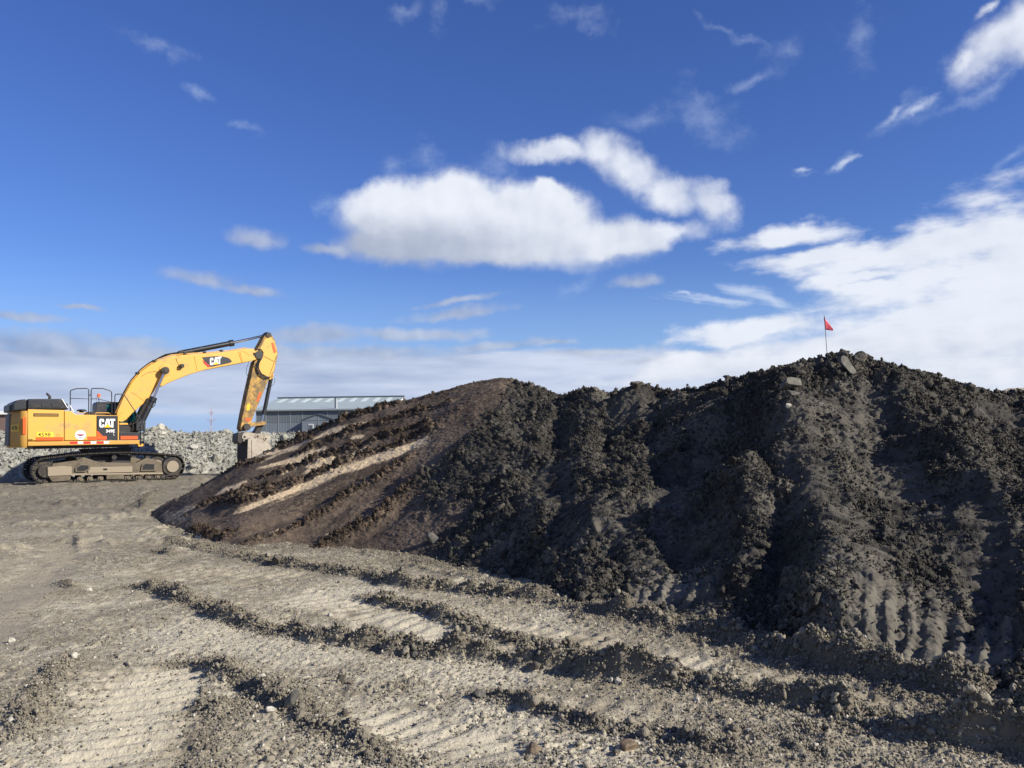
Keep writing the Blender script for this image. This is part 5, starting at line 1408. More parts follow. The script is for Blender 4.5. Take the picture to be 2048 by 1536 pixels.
    cy = ram((1706, 562), (1606, 1040), (1630, 940), wq, 0.095, 0.05, E4, ex, 'bucket_cylinder')
    q = E4(1715, 540, wk0); g = MB(); g.cyl(q, 0.10, wk0 + 0.1, wk1 - 0.1, 16); g.prism(poly4([(1690, 520), (1742, 515), (1735, 560), (1700, 580)], wk0), wk0 + 0.1, wk1 - 0.1); g.build('cylinder_bracket', [M_YEL_FOOT], stick)
    for w in (wk0 - 0.10, wk1 + 0.02):
        g = MB(); g.prism(poly4([(1470, 1052), (1490, 1040), (1610, 1020), (1640, 1022), (1650, 1040), (1635, 1058), (1490, 1078), (1472, 1072)], wk0), w, w + 0.08); g.build('tipping_link', [M_YEL_DIRTY], ex, bevel=0.015)
    g = MB(); g.prism(poly4([(1590, 1050), (1640, 1050), (1600, 1140), (1570, 1165), (1530, 1150)], wk0), wk0 + 0.08, wk1 - 0.08); g.build('power_link', [M_GREASE], ex, bevel=0.02)
    g = MB(); q = E4(1445, 1082, wk0); g.cyl(q, 0.17, wk0 - 0.12, wk1 + 0.12, 22); g.build('stick_end_boss', [M_GREASE], stick, bevel=0.015)
    pipe([(1480, 1100), (1510, 1075), (1540, 1090), (1520, 1120)], wk0 - 0.05, 0.012, M_BLK_CYL, 'hydraulic_hose', parent=ex)
    # -------- coupler and bucket
    for w in (wk0 - 0.10, wk1 + 0.02):
        g = MB(); g.prism(poly4([(1400, 1150), (1440, 1132), (1490, 1142), (1560, 1152), (1600, 1150), (1690, 1170), (1700, 1200), (1660, 1245), (1610, 1240), (1560, 1200), (1500, 1208), (1450, 1240), (1415, 1245), (1400, 1215), (1395, 1180)], wk0), w, w + 0.08)
        cq = g.build('coupler_plate', [M_BUCKET], ex, bevel=0.015)
    for (x, y, r) in ((1416, 1186, 0.13), (1553, 1180, 0.12), (1640, 1205, 0.10)):
        g = MB(); q = E4(x, y, wk0); g.cyl(q, r, wk0 - 0.14, wk1 + 0.14, 20, 0); g.cyl(q, r * 0.45, wk0 - 0.16, wk0 - 0.13, 12, 1); g.build('coupler_pin', [M_BUCKET, M_GREASE], ex, bevel=0.01)
    g = MB(); g.prism(poly4([(1345, 1150), (1395, 1140), (1402, 1240), (1370, 1262), (1340, 1235)], wk0), wk0 - 0.1, wk1 + 0.1); g.build('coupler_head', [M_GREASE], ex, bevel=0.03)
    wB0, wB1 = 0.98, 2.52
    side = [(1462, 1212), (1500, 1196), (1560, 1204), (1620, 1222), (1690, 1262), (1712, 1300), (1700, 1420), (1640, 1500), (1560, 1530), (1470, 1520), (1455, 1400)]
    sp3 = poly4(side, wB0)
    g = MB()
    g.prism(sp3, wB0, wB0 + 0.06, 0); g.prism(sp3, wB1 - 0.06, wB1, 0)
    n = len(sp3)
    for i in range(0, n - 1):
        a, b = sp3[i], sp3[i + 1]
        if i >= n - 3 : continue
        dx, dz = b[0] - a[0], b[1] - a[1]; l = math.hypot(dx, dz); nx, nz = -dz / l * 0.05, dx / l * 0.05
        g.prism([a, b, (b[0] + nx * -1, b[1] + nz * -1), (a[0] - nx, a[1] - nz)], wB0 + 0.06, wB1 - 0.06, 0)
    bk = g.build('bucket', [M_BUCKET], ex, bevel=0.01)
    g = MB(); bb = poly4([(1462, 1216), (1520, 1206), (1520, 1500), (1470, 1512)], wB0); g.prism(bb, wB0 + 0.07, wB1 - 0.07); g.build('bucket_shade_fill', [M_BUCKIN], bk)  # solid dark fill, the shade of the open mouth put into its colour
    g = MB(); g.prism(poly4([(1500, 1215), (1530, 1212), (1536, 1400), (1512, 1470), (1500, 1400)], wB0), wB0 - 0.025, wB0); g.build('wear_strip', [M_BUCKET], bk, bevel=0.006)
    for k in range(5):
        w = wB0 + 0.05 + k * (wB1 - wB0 - 0.25) / 4
        g = MB(); g.prism(poly4([(1452, 1500), (1472, 1495), (1476, 1540), (1462, 1570)], wB0), w, w + 0.14); g.build('bucket_tooth', [M_GREASE], bk)
    return ex
EX = build_excavator()
# ------------------------------------------------------------------ land all round, berm of rubble, far shed
def build_land():
    nc = 180; A = np.linspace(-PI, PI, nc).astype(np.float32)
    rs = np.concatenate([[0.0], np.linspace(3, 60, 20), np.geomspace(64, 7000, 60)]).astype(np.float32)
    X = (rs[:, None] * np.sin(A)[None]).ravel(); Y = (rs[:, None] * np.cos(A)[None]).ravel()
    Z = -0.25 + 2.95 * sstep(60, 130, Y) + fbm(X / 60, Y / 60, 3, 0.5, 7) * 0.5 * sstep(70, 140, np.hypot(X, Y))
    Z = np.where(np.hypot(X, Y) > 900, np.minimum(Z, 1.3), Z)
    return grid_mesh('surrounding_land', np.stack([X, Y, Z], 1), len(rs), nc, attrs={'pale': np.full(len(X), 0.3), 'clod': np.zeros(len(X)), 'band': np.zeros(len(X)), 'toe': np.zeros(len(X))})
def mat_rubble(name, lo, hi, sc=1.0):
    m, nt, b = new_mat(name, 0.92, 0.2)
    c = coords(nt)
    n1 = noise(nt, c, 0.5 * sc, 4, 0.6); n2 = noise(nt, c, 5.0 * sc, 5, 0.65)
    v = nt.nodes.new('ShaderNodeTexVoronoi'); v.inputs['Scale'].default_value = 4.5 * sc; nt.links.new(c.s, v.inputs['Vector'])
    sp = nt.nodes.new('ShaderNodeSeparateXYZ'); nt.links.new(v.outputs['Color'], sp.inputs[0])
    t = NX(nt, sp.outputs[0])
    col = mixc(nt, (n1 * 0.35 + n2 * 0.35 + t * 0.3).ss(0.34, 0.66), lo, hi)
    nt.links.new(col.s, b.inputs['Base Color'])
    bump(nt, b, noise(nt, c, 9.0 * sc, 5, 0.7), 0.7, 0.06 / sc)
    return m
M_RUBBLE = mat_rubble('grey_rubble', (0.17, 0.169, 0.142), (0.345, 0.34, 0.288))
BERM_X = [-44, -34, -25, -19, -14, -8, 0, 10]
BERM_Y = [37.5, 39.0, 41.5, 43.2, 45.0, 46.5, 48.5, 50.5]      # foot of the bank
_bsk = [(-200, 862), (0, 864), (100, 866), (200, 866), (290, 869), (303, 858), (318, 853), (335, 859), (355, 864), (380, 867), (420, 866), (450, 863), (470, 868), (520, 866), (560, 868), (600, 870), (650, 872), (800, 872), (1100, 870)]
_bh = []
for u, v in _bsk:
    d = ray(u, v); x = d.x / d.y * 49; yc = float(np.interp(x, BERM_X, BERM_Y)) + 5.0
    p = at_y(u, v, yc); _bh.append((p.x, p.z))
def build_berm():
    nx, ny = 860, 215
    xs = np.linspace(-41, 6, nx); ts = np.concatenate([np.linspace(-0.8, 6.2, 170), np.linspace(6.3, 13, 45)])
    X = np.broadcast_to(xs[None], (ny, nx)).ravel().astype(np.float32)
    T = np.broadcast_to(ts[:, None], (ny, nx)).ravel().astype(np.float32)
    Y = (np.interp(X, BERM_X, BERM_Y) + T).astype(np.float32)
    H = np.interp(X, [b[0] for b in _bh], [b[1] for b in _bh])
    f = np.clip(T / 5.0, 0, 1)
    foot = fbm(X / 2.0, X * 0 + 0.3, 3, 0.5, 301) * 0.12
    prof = np.clip(0.30 * sstep(0.0, 0.16, f + foot) + 0.70 * sstep(0.0, 1.0, f), 0, 1)
    Z = H * prof - np.maximum(0, T - 5.0) * 0.45 - np.where(T < 0, 0.25, 0)
    Z += fbm(X / 1.8, Y / 1.8, 4, 0.55, 303) * 0.15 * sstep(0, 0.8, T)
    qx = X + perlin(X / .3, Y / .3, 305) * .08; qy = Y + perlin(X / .3, Y / .3, 306) * .08
    cl = sstep(-0.3, 0.3, fbm(X / 1.5, Y / 1.5, 3, 0.5, 307))
    Z += sstep(-0.5, 0.3, T) * ((lumps(qx, qy, 0.60, 0.25, 311, 0.2, 0.5, 0.35) * 0.4 + lumps(qx, qy, 0.26, 0.6, 313, 0.25, 0.6, 0.1) * 0.5) * (0.4 + 0.6 * cl) + lumps(qx, qy, 0.19, 0.7, 315, 0.3, 0.62) * 0.8)
    # crest settled against the sky
    el = ((Z - CAM_H) / np.hypot(X, Y)).reshape(ny, nx)
    V = np.stack([X, Y, Z], 1).astype(np.float32)
    return grid_mesh('rubble_berm', V, ny, nx), V, T, cl
land = link('surrounding_land', build_land(), [M_GROUND], kind='structure')
b_me, BV, BT, BC = build_berm()
berm = link('rubble_berm', b_me, [M_RUBBLE], label='long low bank of pale grey rubble running behind the excavator', category='rubble bank')
def scatter_berm():
    rs = np.random.RandomState(21)
    w = np.where((BT > -0.6) & (BT < 6.5), 0.3 + BC, 0); c = np.cumsum(w); c /= c[-1]
    i = np.searchsorted(c, rs.rand(26000))
    s = power(rs, len(i), 0.03, 0.12, 3.1)
    P = BV[i] + rs.randn(len(i), 3) * 0.03 + np.stack([s * 0, s * 0, s * 0.25], 1)
    m, nt, b = new_mat('rubble_stone', 0.9, 0.2)
    n = nt.nodes.new('ShaderNodeAttribute'); n.attribute_type = 'INSTANCER'; n.attribute_name = 'tone'
    col = mixc(nt, NX(nt, n.outputs['Fac']), (0.14, 0.139, 0.117), (0.345, 0.34, 0.29)); nt.links.new(col.s, b.inputs['Base Color'])
    scatter('rubble_stones', P, s, rs.rand(len(i)), m, 22, 'broken pale grey stones covering the long rubble bank', 'rubble', sub=1, flat=True)
scatter_berm()

# ------------------------------------------------------------------ far shed
M_CLAD = mat_simple('dark_grey_cladding', (0.12, 0.142, 0.155), 0.5, 0.3, scale=0.4)
M_CLAD2 = mat_simple('blue_grey_cladding', (0.150, 0.178, 0.205), 0.5, 0.3, scale=0.4)
M_POST = mat_simple('light_grey_post', (0.20, 0.225, 0.24), 0.5, 0.3)
M_ROOF = mat_simple('galvanised_roof', (0.33, 0.385, 0.375), 0.45, 0.4, scale=0.3)
M_SKYL = mat_simple('pale_roof_light', (0.58, 0.66, 0.62), 0.4, 0.4)
M_RIDGE = mat_simple('dark_ridge_cap', (0.075, 0.09, 0.105), 0.5, 0.3)
def ribbed(g, x0, x1, y, z0, z1, m=0, pitch=0.5, depth=0.02):
    """vertical corrugated sheet facing the photographer"""
    n = max(2, int((x1 - x0) / pitch * 2)); V = []
    for k in range(n + 1):
        x = x0 + (x1 - x0) * k / n; yy = y - (depth if k % 2 else 0)
        V += [(x, yy, z0), (x, yy, z1)]
    g.add(V, [(2 * k, 2 * k + 2, 2 * k + 3, 2 * k + 1) for k in range(n)], m)
def build_shed():
    Y0, Y1 = 170.0, 204.0; Yr = 187.0
    xl = at_y(513, 820, Y0).x; xr = at_y(783, 818, Y0).x
    ze = at_y(640, 819, Y0).z; zf = 2.5; zr = at_y(680, 795.5, Yr).z
    sh = empty('shed', (xl, Y0, zf), 0, label='long grey metal shed with a shallow pitched roof far behind the bucket', category='shed')
    W = xr - xl; D = Y1 - Y0; H = ze - zf; HR = zr - zf; Dm = Yr - Y0
    zs = at_y(560, 845, Y0).z - zf
    posts = [0.0] + [at_y(u, 830, Y0).x - xl for u in (532, 557, 580.5, 605, 630, 655, 680, 706, 731, 757)] + [W]
    posts = sorted(posts)
    for a, b in zip(posts[:-1], posts[1:]):
        g = MB(); ribbed(g, a + 0.12, b - 0.12, 0.0, zs, H - 0.05); g.build('wall_panel', [M_CLAD], sh)
        g = MB(); ribbed(g, a + 0.12, b - 0.12, 0.0, 0, zs - 0.04); g.build('lower_panel', [M_CLAD2], sh)
    for p in posts:
        g = MB(); g.box(p - 0.12, p + 0.12, -0.06, 0.15, 0, H - 0.05); g.build('post', [M_POST], sh)
    g = MB(); g.prism([(0, 0.0), (W, 0.0), (W, H - .1), (0, H - .1)], D - 0.1, D); g.build('rear_wall', [M_CLAD], sh)
    g = MB()
    for x in (0.02, W - 0.02):
        g.add([(x, 0.1, 0), (x, D - .12, 0), (x, D - .12, H - 0.12), (x, Dm, HR - 0.12), (x, 0.1, H - 0.12)], [(0, 1, 2, 3, 4)], 0)
    g.build('gable_wall', [M_WHITE], sh)
    # roof slopes with ribs
    def slope(y0, z0, y1, z1, name):
        g = MB(); n = int((W + 0.8) / 0.6)
        V = []
        for k in range(n * 2 + 1):
            x = -0.4 + (W + 0.8) * k / (2 * n); dz = 0.05 if k % 2 else 0.0
            V += [(x, y0, z0 + dz), (x, y1, z1 + dz)]
        g.add(V, [(2 * k, 2 * k + 2, 2 * k + 3, 2 * k + 1) for k in range(2 * n)], 0)
        return g.build(name, [M_ROOF], sh)
    rf = slope(-0.5, H, Dm, HR, 'roof'); slope(D + 0.5, H, Dm, HR, 'roof')
    g = MB(); g.box(-0.45, W + 0.45, -0.62, -0.50, H - 0.22, H + 0.06); g.build('gutter', [M_POST], sh)
    g = MB(); g.prism([(-0.45, HR + 0.0), (W + 0.45, HR + 0.0), (W + 0.45, HR + 0.30), (-0.45, HR + 0.30)], Dm - 0.35, Dm + 0.35); g.build('ridge_cap', [M_RIDGE], sh)
    def on_roof(x, f, lift): return (x, -0.5 + (Dm + 0.5) * f, H + (HR - H) * f + 0.06 + lift)
    n = 10
    for k in range(n):
        x = 1.1 + k * (W - 3.0) / (n - 0.6)
        g = MB(); a, b, c, d = on_roof(x, .60, .03), on_roof(x + 1.0, .60, .03), on_roof(x + 1.0, .93, .03), on_roof(x, .93, .03)
        lo = [(q[0], q[1], q[2] - 0.05) for q in (a, b, c, d)]
        g.add([a, b, c, d] + lo, [(0, 1, 2, 3), (0, 4, 5, 1), (1, 5, 6, 2), (2, 6, 7, 3), (3, 7, 4, 0)], 0); g.build('roof_light', [M_SKYL], rf)
    px = at_y(670, 810, Y0).x - xl; q = on_roof(px, 0.05, 0)
    g = MB(); g.tube([(px, q[1], q[2] - 0.1), (px, q[1], q[2] + 2.0)], 0.16, 12, 0); g.tube([(px, q[1], q[2] + 2.0), (px, q[1], q[2] + 2.12)], 0.24, 12, 0); g.build('flue_pipe', [M_RIDGE], sh, smooth=True)
    g = MB(); g.box(px + 0.22, px + 0.36, q[1] - 0.05, q[1] + 0.05, q[2] - 0.1, q[2] + 1.9); g.build('flue_stay', [M_WHITE], sh)
    # gabled porch
    a = at_y(604, 841, Y0 - 3).x - xl; b = at_y(669, 841, Y0 - 3).x - xl; za = at_y(604, 841, Y0 - 3).z - zf; zt = at_y(637, 829, Y0 - 3).z - zf; m = (a + b) / 2
    g = MB(); g.prism([(a, 0), (b, 0), (b, za), (m, zt), (a, za)], -3.0, -0.08); po = g.build('porch', [M_CLAD2], sh)
    for (xa, zza, xb, zzb) in ((a - 0.2, za - .03, m, zt + .05), (b + 0.2, za - .03, m, zt + .05)):
        g = MB(); g.prism([(xa, zza), (xb, zzb), (xb, zzb + 0.14), (xa, zza + 0.14)], -3.25, -0.06); g.build('porch_roof', [M_RIDGE], po)
    g = MB(); g.box(m - 0.08, m + 0.08, -3.05, -3.0, 0, zt); g.build('trim', [M_POST], po)
    g = MB(); g.box(a, b, -3.03, -3.0, za - 0.08, za); g.build('trim', [M_RIDGE], po)
    d0 = at_y(618, 855, Y0 - 3).x - xl; d1 = at_y(626, 855, Y0 - 3).x - xl; zd = at_y(622, 849, Y0 - 3).z - zf
    g = MB(); g.box(d0 - 0.1, d1 + 0.1, -3.06, -3.0, 0.0, zd + 0.1); g.build('door_frame', [M_WHITE], po)
    g = MB(); g.box(d0, d1, -3.10, -3.061, 0.02, zd); g.build('door', [M_POST], po)
    g = MB(); g.box(d0 + 0.15, d1 - 0.15, -3.13, -3.101, zd * 0.5, zd - 0.25); g.build('door_window', [M_RIDGE], po)
build_shed()

def build_mast():
    b = at_y(422.4, 872, 240)
    top = at_y(421.5, 812, 240).z
    ms = empty('radio_mast', (b.x, 240, 2.4), 0, label='thin red and white radio mast on the far horizon', category='mast')
    H = top - 2.4; red = mat_simple('mast_red', (0.36, 0.22, 0.24), 0.5, 0.3); wh = mat_simple('mast_white', (0.45, 0.45, 0.46), 0.5, 0.3)
    n = 7
    for k in range(n):
        g = MB(); z0, z1 = H * k / n, H * (k + 1) / n
        for dx, dy in ((-.22, -.13), (.22, -.13), (0, .25)): g.tube([(dx, dy, z0), (dx, dy, z1)], 0.035, 5)
        for j in range(3):
            za = z0 + (z1 - z0) * j / 3; zb = z0 + (z1 - z0) * (j + 1) / 3
            g.tube([(-.22, -.13, za), (.22, -.13, zb)], 0.025, 4); g.tube([(.22, -.13, za), (0, .25, zb)], 0.025, 4); g.tube([(0, .25, za), (-.22, -.13, zb)], 0.025, 4)
        g.build('mast_section', [red if k % 2 else wh], ms)
    for z, w in ((H * 0.60, 1.2), (H * 0.56, 0.8), (H * 0.80, 0.75), (H * 0.33, 0.9)):
        g = MB(); g.tube([(-w, 0, z), (w, 0, z)], 0.035, 5); g.tube([(-w, 0, z - .4), (-w, 0, z + .4)], 0.03, 5); g.tube([(w, 0, z - .4), (w, 0, z + .4)], 0.03, 5); g.build('cross_arm', [red], ms)
    g = MB(); g.tube([(0, 0, H), (0, 0, H + 1.2)], 0.03, 5); g.build('antenna_tip', [wh], ms)
build_mast()

def build_cabin():
    a = at_y(16, 826, 60); z1 = a.z
    cb = empty('site_cabin', (a.x, 60, -0.2), rad(6), label='brown site cabin with a white roof edge at the far left edge', category='cabin')
    brown = mat_simple('brown_cladding', (0.17, 0.12, 0.10), 0.7, 0.2, scale=1.0); rust = mat_simple('rusty_door', (0.34, 0.10, 0.05), 0.7, 0.2)
    H = z1 + 0.2
    for k in range(6):
        g = MB(); g.box(-1.2 * (k + 1) + 0.02, -1.2 * k - 0.02, 0.0, 0.06, 0.0, H - 0.1); g.build('wall_panel', [brown], cb)
    g = MB(); g.box(-7.2, 0, 0.061, 2.5, 0, H - 0.12); g.build('cabin_body', [brown], cb)
    g = MB(); g.prism([(-7.4, H - 0.1), (0.2, H - 0.1), (0.1, H + 0.12), (-7.3, H + 0.28)], -0.2, 2.7); g.build('roof', [M_WHITE], cb)
    g = MB(); g.box(-1.5, -0.2, -0.03, -0.001, 0.9, 2.2); g.build('door', [rust], cb)
build_cabin()
def build_sand():
    c = at_y(2110, 770, 17.5)
    n = 70; r = np.linspace(0, 1, 24); A = np.linspace(0, 2 * PI, n)
    R = 5.2; X = (c.x + R * r[:, None] * np.cos(A)[None]).ravel(); Y = (17.5 + R * r[:, None] * np.sin(A)[None]).ravel()
    H = c.z + 0.0
    Z = (H * (1 - sstep(0.12, 1.0, r)))[:, None] * np.ones((1, n)); Z = Z.ravel() + fbm(X / 0.7, Y / 0.7, 4, 0.5, 77) * 0.2 - 0.05
    Z = Z.reshape(24, n); Z[:, -1] = Z[:, 0]; Z[0] = Z[0].mean()
    link('sand_heap', grid_mesh('sand_heap', np.stack([X, Y, Z.ravel()], 1), 24, n), [mat_simple('pale_sand', (0.52, 0.46, 0.36), 0.9, 0.1, scale=2.0, bmp=0.4)], label='pale sand heap showing just over the right end of the dark mound', category='sand heap')
build_sand()

# ------------------------------------------------------------------ marker flag
def build_flag():
    base = at_y(1654.5, 712, 11.35); top = at_y(1648.5, 633, 11.35)
    fl = empty('marker_flag', base, 0, label='small red pennant on a thin wire standing on the highest peak of the mound', category='flag')
    def L(u, v, dy=0.0): p = at_y(u, v, 11.35 + dy) - base; return (p.x, p.y, p.z)
    g = MB(); g.tube([L(1655, 722), L(1654, 706), L(1651.5, 672), L(1649.5, 648), L(1648.3, 631)], 0.0042, 6); g.build('wire_pole', [mat_simple('weathered_wire', (0.10, 0.10, 0.11), 0.5, 0.4)], fl, smooth=True)
    nu, nv = 9, 7; V = []
    for i in range(nu):
        s = i / (nu - 1)
        t0 = (1649.0 + (1666.0 - 1649.0) * s, 636.5 + (658.0 - 636.5) * s - 3.0 * s * (1 - s)); b0 = (1650.6 + (1666.5 - 1650.6) * s, 659.5 + (661.5 - 659.5) * s)
        for j in range(nv):
            q = j / (nv - 1); V.append(L(t0[0] + (b0[0] - t0[0]) * q, t0[1] + (b0[1] - t0[1]) * q, 0.012 * math.sin(5 * s + 2 * q) * s))
    m, nt, b = new_mat('red_pennant_cloth', 0.55, 0.3); b.inputs['Base Color'].default_value = (0.92, 0.16, 0.20, 1)
    tr = nt.nodes.new('ShaderNodeBsdfTranslucent'); tr.inputs[0].default_value = (0.95, 0.16, 0.18, 1); mx = nt.nodes.new('ShaderNodeMixShader'); mx.inputs[0].default_value = 0.35
    out = [n for n in nt.nodes if n.type == 'OUTPUT_MATERIAL'][0]
    nt.links.new(b.outputs[0], mx.inputs[1]); nt.links.new(tr.outputs[0], mx.inputs[2]); nt.links.new(mx.outputs[0], out.inputs[0])
    g = MB(); g.add(V, [(i * nv + j, (i + 1) * nv + j, (i + 1) * nv + j + 1, i * nv + j + 1) for i in range(nu - 1) for j in range(nv - 1)])
    o = g.build('pennant', [m], fl, smooth=True); so = o.modifiers.new('thick', 'SOLIDIFY'); so.thickness = 0.001
    g = MB(); g.tube([L(1649.2, 642), L(1648.6, 634)], 0.007, 8); g.build('wire_ferrule', [M_INK], fl)
build_flag()

# ------------------------------------------------------------------ single stones and clods one can point at
def rock_mesh(name, dims, seed, cuts=9, rough=0.08, sub=3):
    rnd = random.Random(seed)
    bm = bmesh.new(); bmesh.ops.create_icosphere(bm, subdivisions=sub, radius=1.0)
    planes = []
    for _ in range(cuts):
        n = Vector((rnd.gauss(0, 1), rnd.gauss(0, 1), rnd.gauss(0, 1))).normalized(); planes.append((n, rnd.uniform(0.30, 0.62) if name == 'slab' else rnd.uniform(0.45, 0.85)))
    from mathutils import noise as mn
    off = Vector((seed * 1.7, seed * 0.3, 0))
    for v in bm.verts:
        p = v.co.copy()
        for n, d in planes:
            q = p.dot(n)
            if q > d: p -= n * (q - d) * 0.97
        p *= 1 + rough * mn.fractal(p * 2.2 + off, 1.0, 2.0, 3)
        v.co = Vector((p.x * dims[0], p.y * dims[1], p.z * dims[2]))
    me = bpy.data.meshes.new(name); bm.to_mesh(me); bm.free()
    return me
M_PALE = mat_rubble('pale_stone', (0.34, 0.32, 0.26), (0.54, 0.51, 0.43), 6)
M_GREY = mat_rubble('grey_stone', (0.085, 0.082, 0.070), (0.15, 0.143, 0.12), 5)
M_BOULD = mat_rubble('grey_boulder', (0.20, 0.198, 0.165), (0.36, 0.35, 0.29), 5)
M_DARK = mat_rubble('dark_clod', (0.055, 0.049, 0.040), (0.145, 0.130, 0.103), 6)
M_BRN = mat_rubble('brown_clod', (0.13, 0.095, 0.065), (0.27, 0.21, 0.145), 6)
from mathutils.bvhtree import BVHTree
def surface_hit(trees, u, v):
    d = ray(u, v); best = None
    for t in trees:
        h = t.ray_cast(Vector((0, 0, CAM_H)), d)
        if h[0] is not None and (best is None or h[3] < best[1]): best = (h[0], h[3])
    return best[0] if best else None
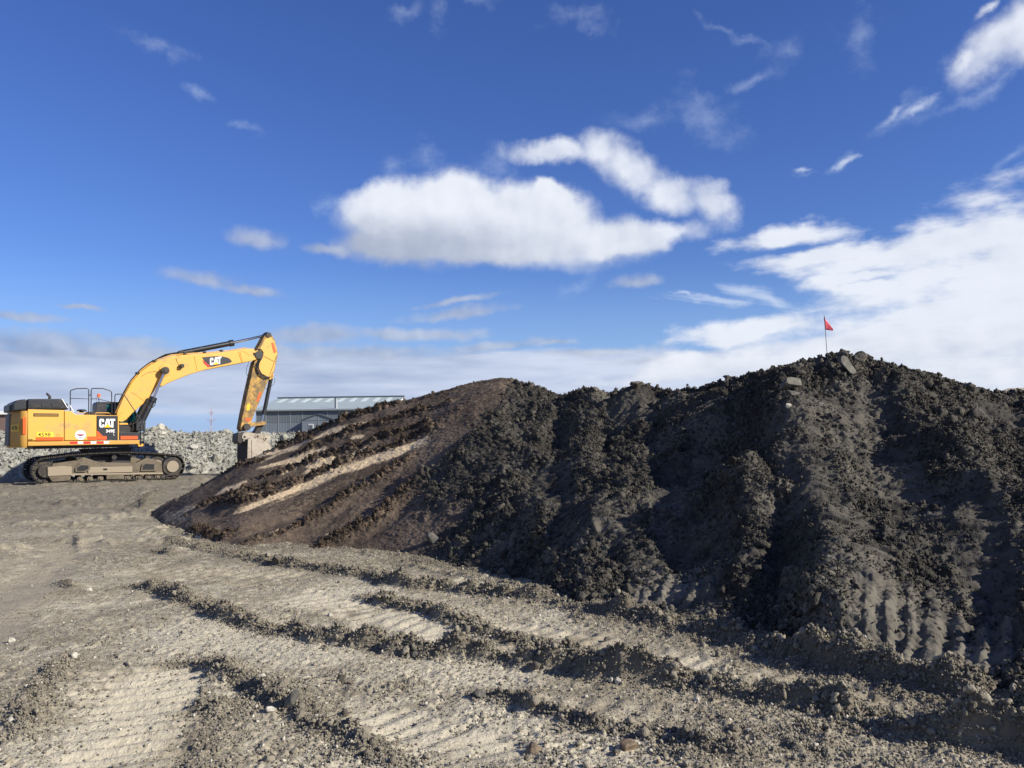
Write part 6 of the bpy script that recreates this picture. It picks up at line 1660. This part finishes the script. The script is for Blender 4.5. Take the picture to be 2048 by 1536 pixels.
def place_rocks():
    trees = []
    for V, nr_, nc_ in ((np.stack([GD[0], GD[1], GD[2]], 1), GD[3], GD[4]), (MD[2], MD[8] + MD[9], MD[10]), (BV, 215, 860)):
        g = V.reshape(nr_, nc_, 3)[::3, ::3]; a, b = g.shape[:2]; vv = g.reshape(-1, 3)
        i = np.arange(a * b).reshape(a, b)
        F = np.stack([i[:-1, :-1].ravel(), i[:-1, 1:].ravel(), i[1:, 1:].ravel(), i[1:, :-1].ravel()], 1)
        trees.append(BVHTree.FromPolygons([tuple(map(float, q)) for q in vv], F.tolist()))
    # u, v, width px, height px, material, kind, label, group, cuts, tilt
    R = [(540, 1418, 19, 13, M_PALE, 'stone', 'white angular stone lying below the upright grey slab', 9),
         (583, 1398, 27, 36, M_GREY, 'slab', 'grey wedge of stone standing upright in the foreground mud', 6),
         (524, 1352, 16, 16, M_PALE, 'stone', 'pale stone at the right end of the clumpy ridge above the upright slab', 8),
         (691, 1427, 18, 15, M_DARK, 'clod', 'dark lump right of the upright grey slab', 14),
         (681, 1357, 26, 20, M_DARK, 'clod', 'dark crumbly clump alone on the pale flat above the upright slab', 20),
         (556, 1117, 22, 22, M_DARK, 'clod', 'squarish dark clod on the windrow below the brown slope', 12),
         (662, 1229, 11, 9, M_PALE, 'pebble', 'white pebble on the bare flat left of the short middle ridge', 8),
         (148, 1311, 14, 11, M_PALE, 'stone', 'pale stone in the left foreground clump of clods', 8),
         (24, 1279, 12, 11, M_PALE, 'stone', 'white stone at the left edge just below the smooth track', 8),
         (22, 1441, 12, 13, M_PALE, 'stone', 'pale stone near the lower left corner', 8),
         (1256, 1490, 40, 22, M_BRN, 'block', 'flat brown earth block lying in front of the lower windrow', 7),
         (1234, 1501, 20, 14, M_DARK, 'clod', 'small dark clod touching the left end of the flat brown block', 12),
         (1066, 1497, 34, 24, M_BRN, 'clod', 'brown lump alone on the pale ground at the bottom centre', 12),
         (1317, 1521, 14, 14, M_BRN, 'clod', 'small round brown clod near the bottom edge right of the flat block', 20),
         (1212, 1277, 13, 11, M_DARK, 'clod', 'small dark clod alone on open ground below the first cleat marks', 14),
         (1208, 1333, 13, 12, M_DARK, 'clod', 'round dark clod just above the big windrow in the middle', 20),
         (1070, 1328, 24, 20, M_DARK, 'clod', 'biggest dark clod in the middle of the big windrow', 14),
         (1236, 1361, 10, 15, M_PALE, 'stone', 'upright pale stone on the sunny side of the big windrow', 7),
         (1222, 1360, 9, 12, M_PALE, 'stone', 'small pale stone left of the upright pale one on the big windrow', 7),
         (961, 1387, 28, 18, M_GREY, 'clod', 'wedge shaped grey clod on the broken row in the lower middle', 8),
         (1394, 1398, 12, 13, M_PALE, 'stone', 'pale stone below the shaded band of the big windrow', 8),
         (1497, 1459, 10, 8, M_PALE, 'pebble', 'white pebble on the dark crumbly ground in the lower right', 8),
         (832, 1307, 18, 13, M_GREY, 'stone', 'grey stone at the gap in the big windrow', 8),
         (178, 1178, 12, 9, M_PALE, 'stone', 'pale stone beside the small clump at the left', 8),
         (1694, 731, 27, 34, M_GREY, 'slab', 'smooth faced grey slab leaning just right of the flag on the peak', 5),
         (1683, 712, 24, 30, M_DARK, 'clod', 'tallest jagged clod on the peak right of the flag', 14),
         (1722, 715, 28, 24, M_DARK, 'clod', 'rounded big clod on the skyline right of the leaning slab', 16),
         (1581, 766, 34, 32, M_GREY, 'slab', 'broad smooth slab set in the upper left flank below the flag', 5),
         (1584, 786, 26, 13, M_GREY, 'slab', 'thin slab directly beneath the broad smooth slab', 5),
         (1576, 811, 13, 11, M_PALE, 'stone', 'small pale stone on the dark face below the two slabs', 8),
         (1939, 764, 20, 20, M_DARK, 'clod', 'single clod standing up on the skyline near the right end', 12),
         (1640, 724, 20, 16, M_DARK, 'clod', 'dark clod on the skyline just left of the flag', 12),
         (1188, 777, 22, 16, M_DARK, 'clod', 'dark clump on the skyline at the dip between the two peaks', 14),
         (868, 1074, 30, 26, M_GREY, 'clod', 'large rounded clod at the foot of the mound beside the brown slope', 14),
         (1005, 1142, 24, 18, M_GREY, 'clod', 'grey clod at the foot of the dark face above the pale wedge of ground', 10),
         (1275, 766, 34, 16, M_DARK, 'clod', 'broad clump topping the middle hump of the skyline', 16),
         (1575, 1150, 34, 50, M_DARK, 'slab', 'tall smooth slab of clay at the foot of the curved rib', 6),
         (70, 919, 19, 13, M_PALE, 'boulder', 'white boulder on the rubble bank behind the rear of the tracks', 8),
         (433, 912, 22, 20, M_BOULD, 'boulder', 'round grey boulder low on the rubble bank left of the bucket', 10),
         (388, 931, 16, 13, M_BOULD, 'boulder', 'dark boulder near the foot of the rubble bank', 8),
         (454, 862, 17, 13, M_BOULD, 'boulder', 'boulder on top of the rubble bank just left of the excavator stick', 8),
         (568, 874, 17, 14, M_BOULD, 'boulder', 'boulder on the rubble bank between the bucket and the shed', 8),
         (321, 854, 14, 14, M_PALE, 'boulder', 'pale boulder highest on the hump of the rubble bank', 8),
         (309, 857, 13, 12, M_BOULD, 'boulder', 'grey boulder left of the pale one on the hump of the bank', 8),
         (388, 893, 16, 11, M_PALE, 'boulder', 'pale flat boulder half way up the rubble bank', 7),
         (323, 866, 15, 8, M_PALE, 'boulder', 'flat pale boulder just under the hump of the rubble bank', 7)]
    for k, (u, v, wpx, hpx, mat, kind, label, cuts) in enumerate(R):
        sky = v < 772 and u > 1100
        p = surface_hit(trees, u, v + (hpx * 0.40))
        if p is None: p = surface_hit(trees, u, v + hpx * 0.9)
        if p is None: continue
        dist = math.hypot(p.x, p.y)
        s = dist / F_PX
        dims = (wpx * s * 0.55, (wpx + hpx) * s * 0.28, hpx * s * 0.55)
        if kind == 'slab': dims = (dims[0] * 1.3, dims[1] * 1.1, dims[2] * 1.3); cuts += 4
        me = rock_mesh(kind, dims, 40 + k, cuts, 0.22 if kind in ('clod',) else 0.06)
        for pl in me.polygons: pl.use_smooth = kind == 'clod'
        name = {'clod': 'soil_clod', 'slab': 'stone_slab', 'stone': 'stone', 'pebble': 'pebble', 'block': 'earth_block', 'boulder': 'boulder'}[kind]
        me.name = name
        o = link(name, me, [mat], label=label, category=kind)
        o.location = (p.x, p.y, p.z + hpx * s * 0.30)
        rnd = random.Random(k); o.rotation_euler = (rnd.uniform(-.15, .15), rnd.uniform(-.2, .2), rnd.uniform(0, .6))
place_rocks()
